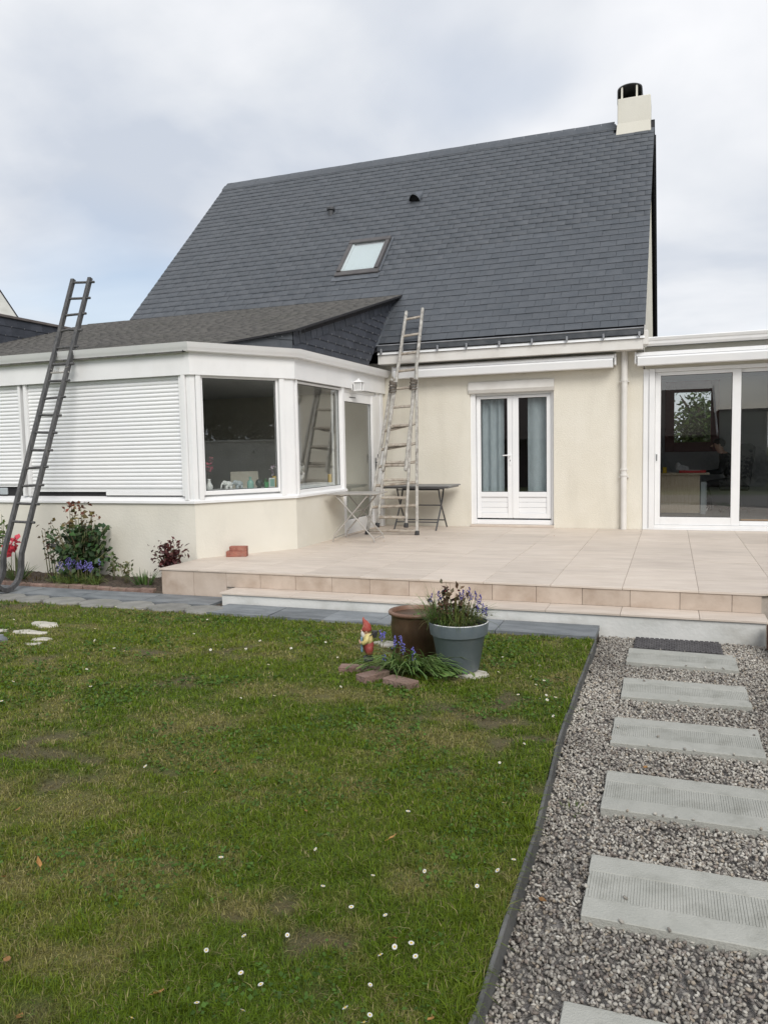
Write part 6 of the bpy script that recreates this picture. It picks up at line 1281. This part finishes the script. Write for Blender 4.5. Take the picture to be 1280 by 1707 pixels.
    q = MB(); q.tube([(hx-.085, hy, hz_+.01), (hx-.122, hy, hz_-.025), (hx-.09, hy, hz_-.035)], [.012, .016, .010], 8); attach(q.build('nose', M['skin'], smooth=True), o)
    q = MB()
    for s_ in (-1, 1): q.blob((hx-.092, hy+.032*s_, hz_+.012), (.010, .013, .008), 8, 6)
    attach(q.build('eyes', M['hair'], smooth=True), o)
    q = MB(); q.blob((hx-.088, hy, hz_-.065), (.008, .024, .006), 8, 6); attach(q.build('mouth', M['redfolder'], smooth=True), o)
    q = MB()
    for s_ in (-1, 1): q.blob((hx+.015, hy+.09*s_, hz_-.005), (.02, .010, .03), 8, 6)
    attach(q.build('ears', M['skin'], smooth=True), o)
    q = MB(); q.tube([(ox-.115+.06*math.cos(a)*1.1, oy+.066*math.sin(a), oz+1.095-.045*math.cos(a)) for a in np.linspace(.6, 2*math.pi-.6, 12)], .014, 6); attach(q.build('collar', M['shirt'], smooth=True), o)
    q = MB(); q.prism([(ox-.62, oy-.16, oz+.775), (ox-.42, oy-.16, oz+.80), (ox-.42, oy+.16, oz+.80), (ox-.62, oy+.16, oz+.775)], (0, 0, -.004)); tag(q.build('paper_sheet', M['paper']), 'sheet of paper held by the seated man', 'paper')
person()

# ------------------------------------------------------------------ surroundings: neighbours, garden walls, trees
def tree(name, loc, h, r, n, col, label, dens=1.0, leaf=.16, zc=.6, shape=(1, 1, 1), cat='tree'):
    e0 = tag(empty(name, loc), label, cat, 'trees around the garden'); q = MB(); q.tube([(loc[0], loc[1], loc[2]), (loc[0]+.05, loc[1], loc[2]+h*.4), (loc[0], loc[1], loc[2]+h*.85)], [.03*h, .022*h, .006*h], 8); sg = []
    for k in range(9):
        a = random.random()*6.28; z0_ = h*random.uniform(.3, .7); sg.append([(loc[0], loc[1], loc[2]+z0_), (loc[0]+r*.4*math.cos(a), loc[1]+r*.4*math.sin(a), loc[2]+z0_+.12*h), (loc[0]+r*.8*math.cos(a), loc[1]+r*.8*math.sin(a), loc[2]+z0_+.2*h)])
    for s_ in sg: q.tube(s_, [.012*h, .008*h, .003*h], 6)
    q.build('trunk', M['bark'], e0, smooth=True)
    k = 26; cl = rng.normal(size=(k, 3)); cl /= np.linalg.norm(cl, axis=1)[:, None]; cl *= (rng.random(k)**.4)[:, None]*np.array([r, r, h*.38])*np.array(shape)*.8; ci = rng.integers(0, k, n)
    P = np.array([loc[0], loc[1], loc[2]+h*zc])+cl[ci]+rng.normal(0, 1, (n, 3))*r*.22; P = P[P[:, 2] > loc[2]+.1]; n = len(P); cs__ = jit(col, k, .25)[ci[:n]]*rng.uniform(.7, 1.3, (n, 1))
    arr('crown', leaves(P, upn(n, .2), rng.uniform(.6, 1.3, n)*leaf, cs__), M['leaf'], e0)
# right-hand garden wall, hedge trees, fence and neighbour behind (seen in the glass; low hedge row added)
q = MB(); q.box(7.6, 7.8, -12, 18, -.2, 1.95); q.box(7.56, 7.84, -12, 18, 1.95, 2.01, .01); gw = tag(q.build('garden_wall', M['wallwhite']), 'white rendered garden wall mirrored in the corner window', 'wall')
for k, (x, y, h, r) in enumerate(((9.9, 3.5, 7.0, 2.6), (10.4, 6.6, 8.0, 2.8), (10.0, 9.8, 7.4, 2.7), (10.6, 13.0, 7.6, 2.8), (10.2, 0.2, 6.2, 2.5))): tree('evergreen_tree', (x, y, -.15), h, r, 9000, (0.020, 0.030, 0.012), 'dark evergreen tree behind the white garden wall', leaf=.24, zc=.52)
fe = tag(empty('clad_garage', (2.8, -9.5, -.15)), 'beige board-clad garage mirrored in the sliding door', 'garage')
q = MB(); q.box(1.86, 3.66, -14, -9.53, -.15, 2.95); q.build('wall', M['panel'], fe); q = MB(); q.box(1.80, 3.72, -14.1, -9.44, 2.95, 3.05, .01); q.build('roof', M['brownroof'], fe)
for j in range(10): q = MB(); q.box(1.85, 3.67, -9.53, -9.49, -.12+j*.305, -.12+j*.305+.297, .01); q.build('board', M['panel'], fe)
nb = tag(empty('neighbour_house', (-2, -12, -.15)), 'dark brown timber house with low roof mirrored in the sliding door', 'house')
q = MB(); q.box(-9, 1.855, -16, -9.3, -.15, 2.3); q.build('wall', M['brownroof'], nb); q = MB(); q.prism([(1.7, -8.8, 2.0), (1.7, -16.4, 2.0), (1.7, -12.6, 4.15)], (-11.1, 0, 0)); q.build('roof', M['brownroof'], nb); q = MB(); q.prism([(1.78, -8.7, 1.98), (1.78, -8.7, 2.10), (1.78, -12.6, 4.27), (1.78, -12.6, 4.13)], (-.07, 0, 0)); q.build('verge_board', M['wallwhite'], nb)
for k in range(7): tree('added_hedge_shrub', (-4+k*1.9, -7.6, -.15), 1.75, 1.05, 900, (0.010, 0.014, 0.007), 'added dark hedge shrub that darkens the reflection in the sliding door', leaf=.16, zc=.5, cat='shrub')  # hedge row added out of view to darken the lower door reflection
tree('garden_tree', (6.2, -13, -.15), 6.5, 2.0, 1400, (0.05, 0.06, 0.03), 'sparse tree beyond the panel fence', leaf=.2)
# behind the house: shrubs seen through the rear window, and the gable at the far left
tree('laurel', (.55, 20.6, -.15), 3.3, 1.0, 8000, (0.10, 0.155, 0.04), 'glossy green shrub seen through the brown-framed window', leaf=.12, zc=.5, cat='shrub')
tree('red_shrub', (1.2, 19.8, -.15), 2.2, .6, 900, (0.20, 0.075, 0.045), 'reddish low shrub seen through the brown-framed window', leaf=.09, zc=.5, cat='shrub')
nh = tag(empty('neighbour_house', (-24, 21, -.15)), 'white rendered gable of the neighbouring house at the far left', 'house')
fN = F((-25.6, 15.5), (-19.1, 23.1)); uE = 7.55; sl_ = 1.70; zE = 5.52; uA = uE-4.3
q = MB(fN); q.prism([(uA-4.3, 0, -.15), (uE, 0, -.15), (uE, 0, zE), (uA, 0, zE+4.3*sl_), (uA-4.3, 0, zE)], (0, 9, 0)); q.build('wall', M['wallwhite'], nh)
for s_ in (-1, 1): q = MB(fN); q.prism([(uA, .05, zE+4.3*sl_+.01), (uA+4.5*s_, .05, zE-.2*sl_+.01), (uA+4.5*s_, .05, zE-.2*sl_+.10), (uA, .05, zE+4.3*sl_+.13)], (0, 9, 0)); q.build('roof_slope', M['slategap'], nh)
# bare tree top over the roof junction
bt = tag(empty('bare_tree', (-18.8, 26, -.15)), 'bare twigs of a tree peeping over the veranda roof', 'tree'); q = MB(); q.tube([(-18.8, 26, -.15), (-18.8, 26, 4.5)], [.18, .10], 8)
for k in range(60):
    a = random.random()*6.28; l = random.uniform(.3, 1.1); b_ = np.array([-18.8+random.gauss(0, .12), 26, random.uniform(3.6, 5.6)]); q.tube([b_, b_+np.array([l*.5*math.cos(a), l*.3*math.sin(a), l*.5]), b_+np.array([l*1.0*math.cos(a), l*.5*math.sin(a), l*.75])], [.02, .012, .005], 4)
q.build('trunk', M['bark'], bt)
print('grass', ng, 'gravel', nv_, 'faces', sum(len(o.data.polygons) for o in scene.objects if o.type == 'MESH'))
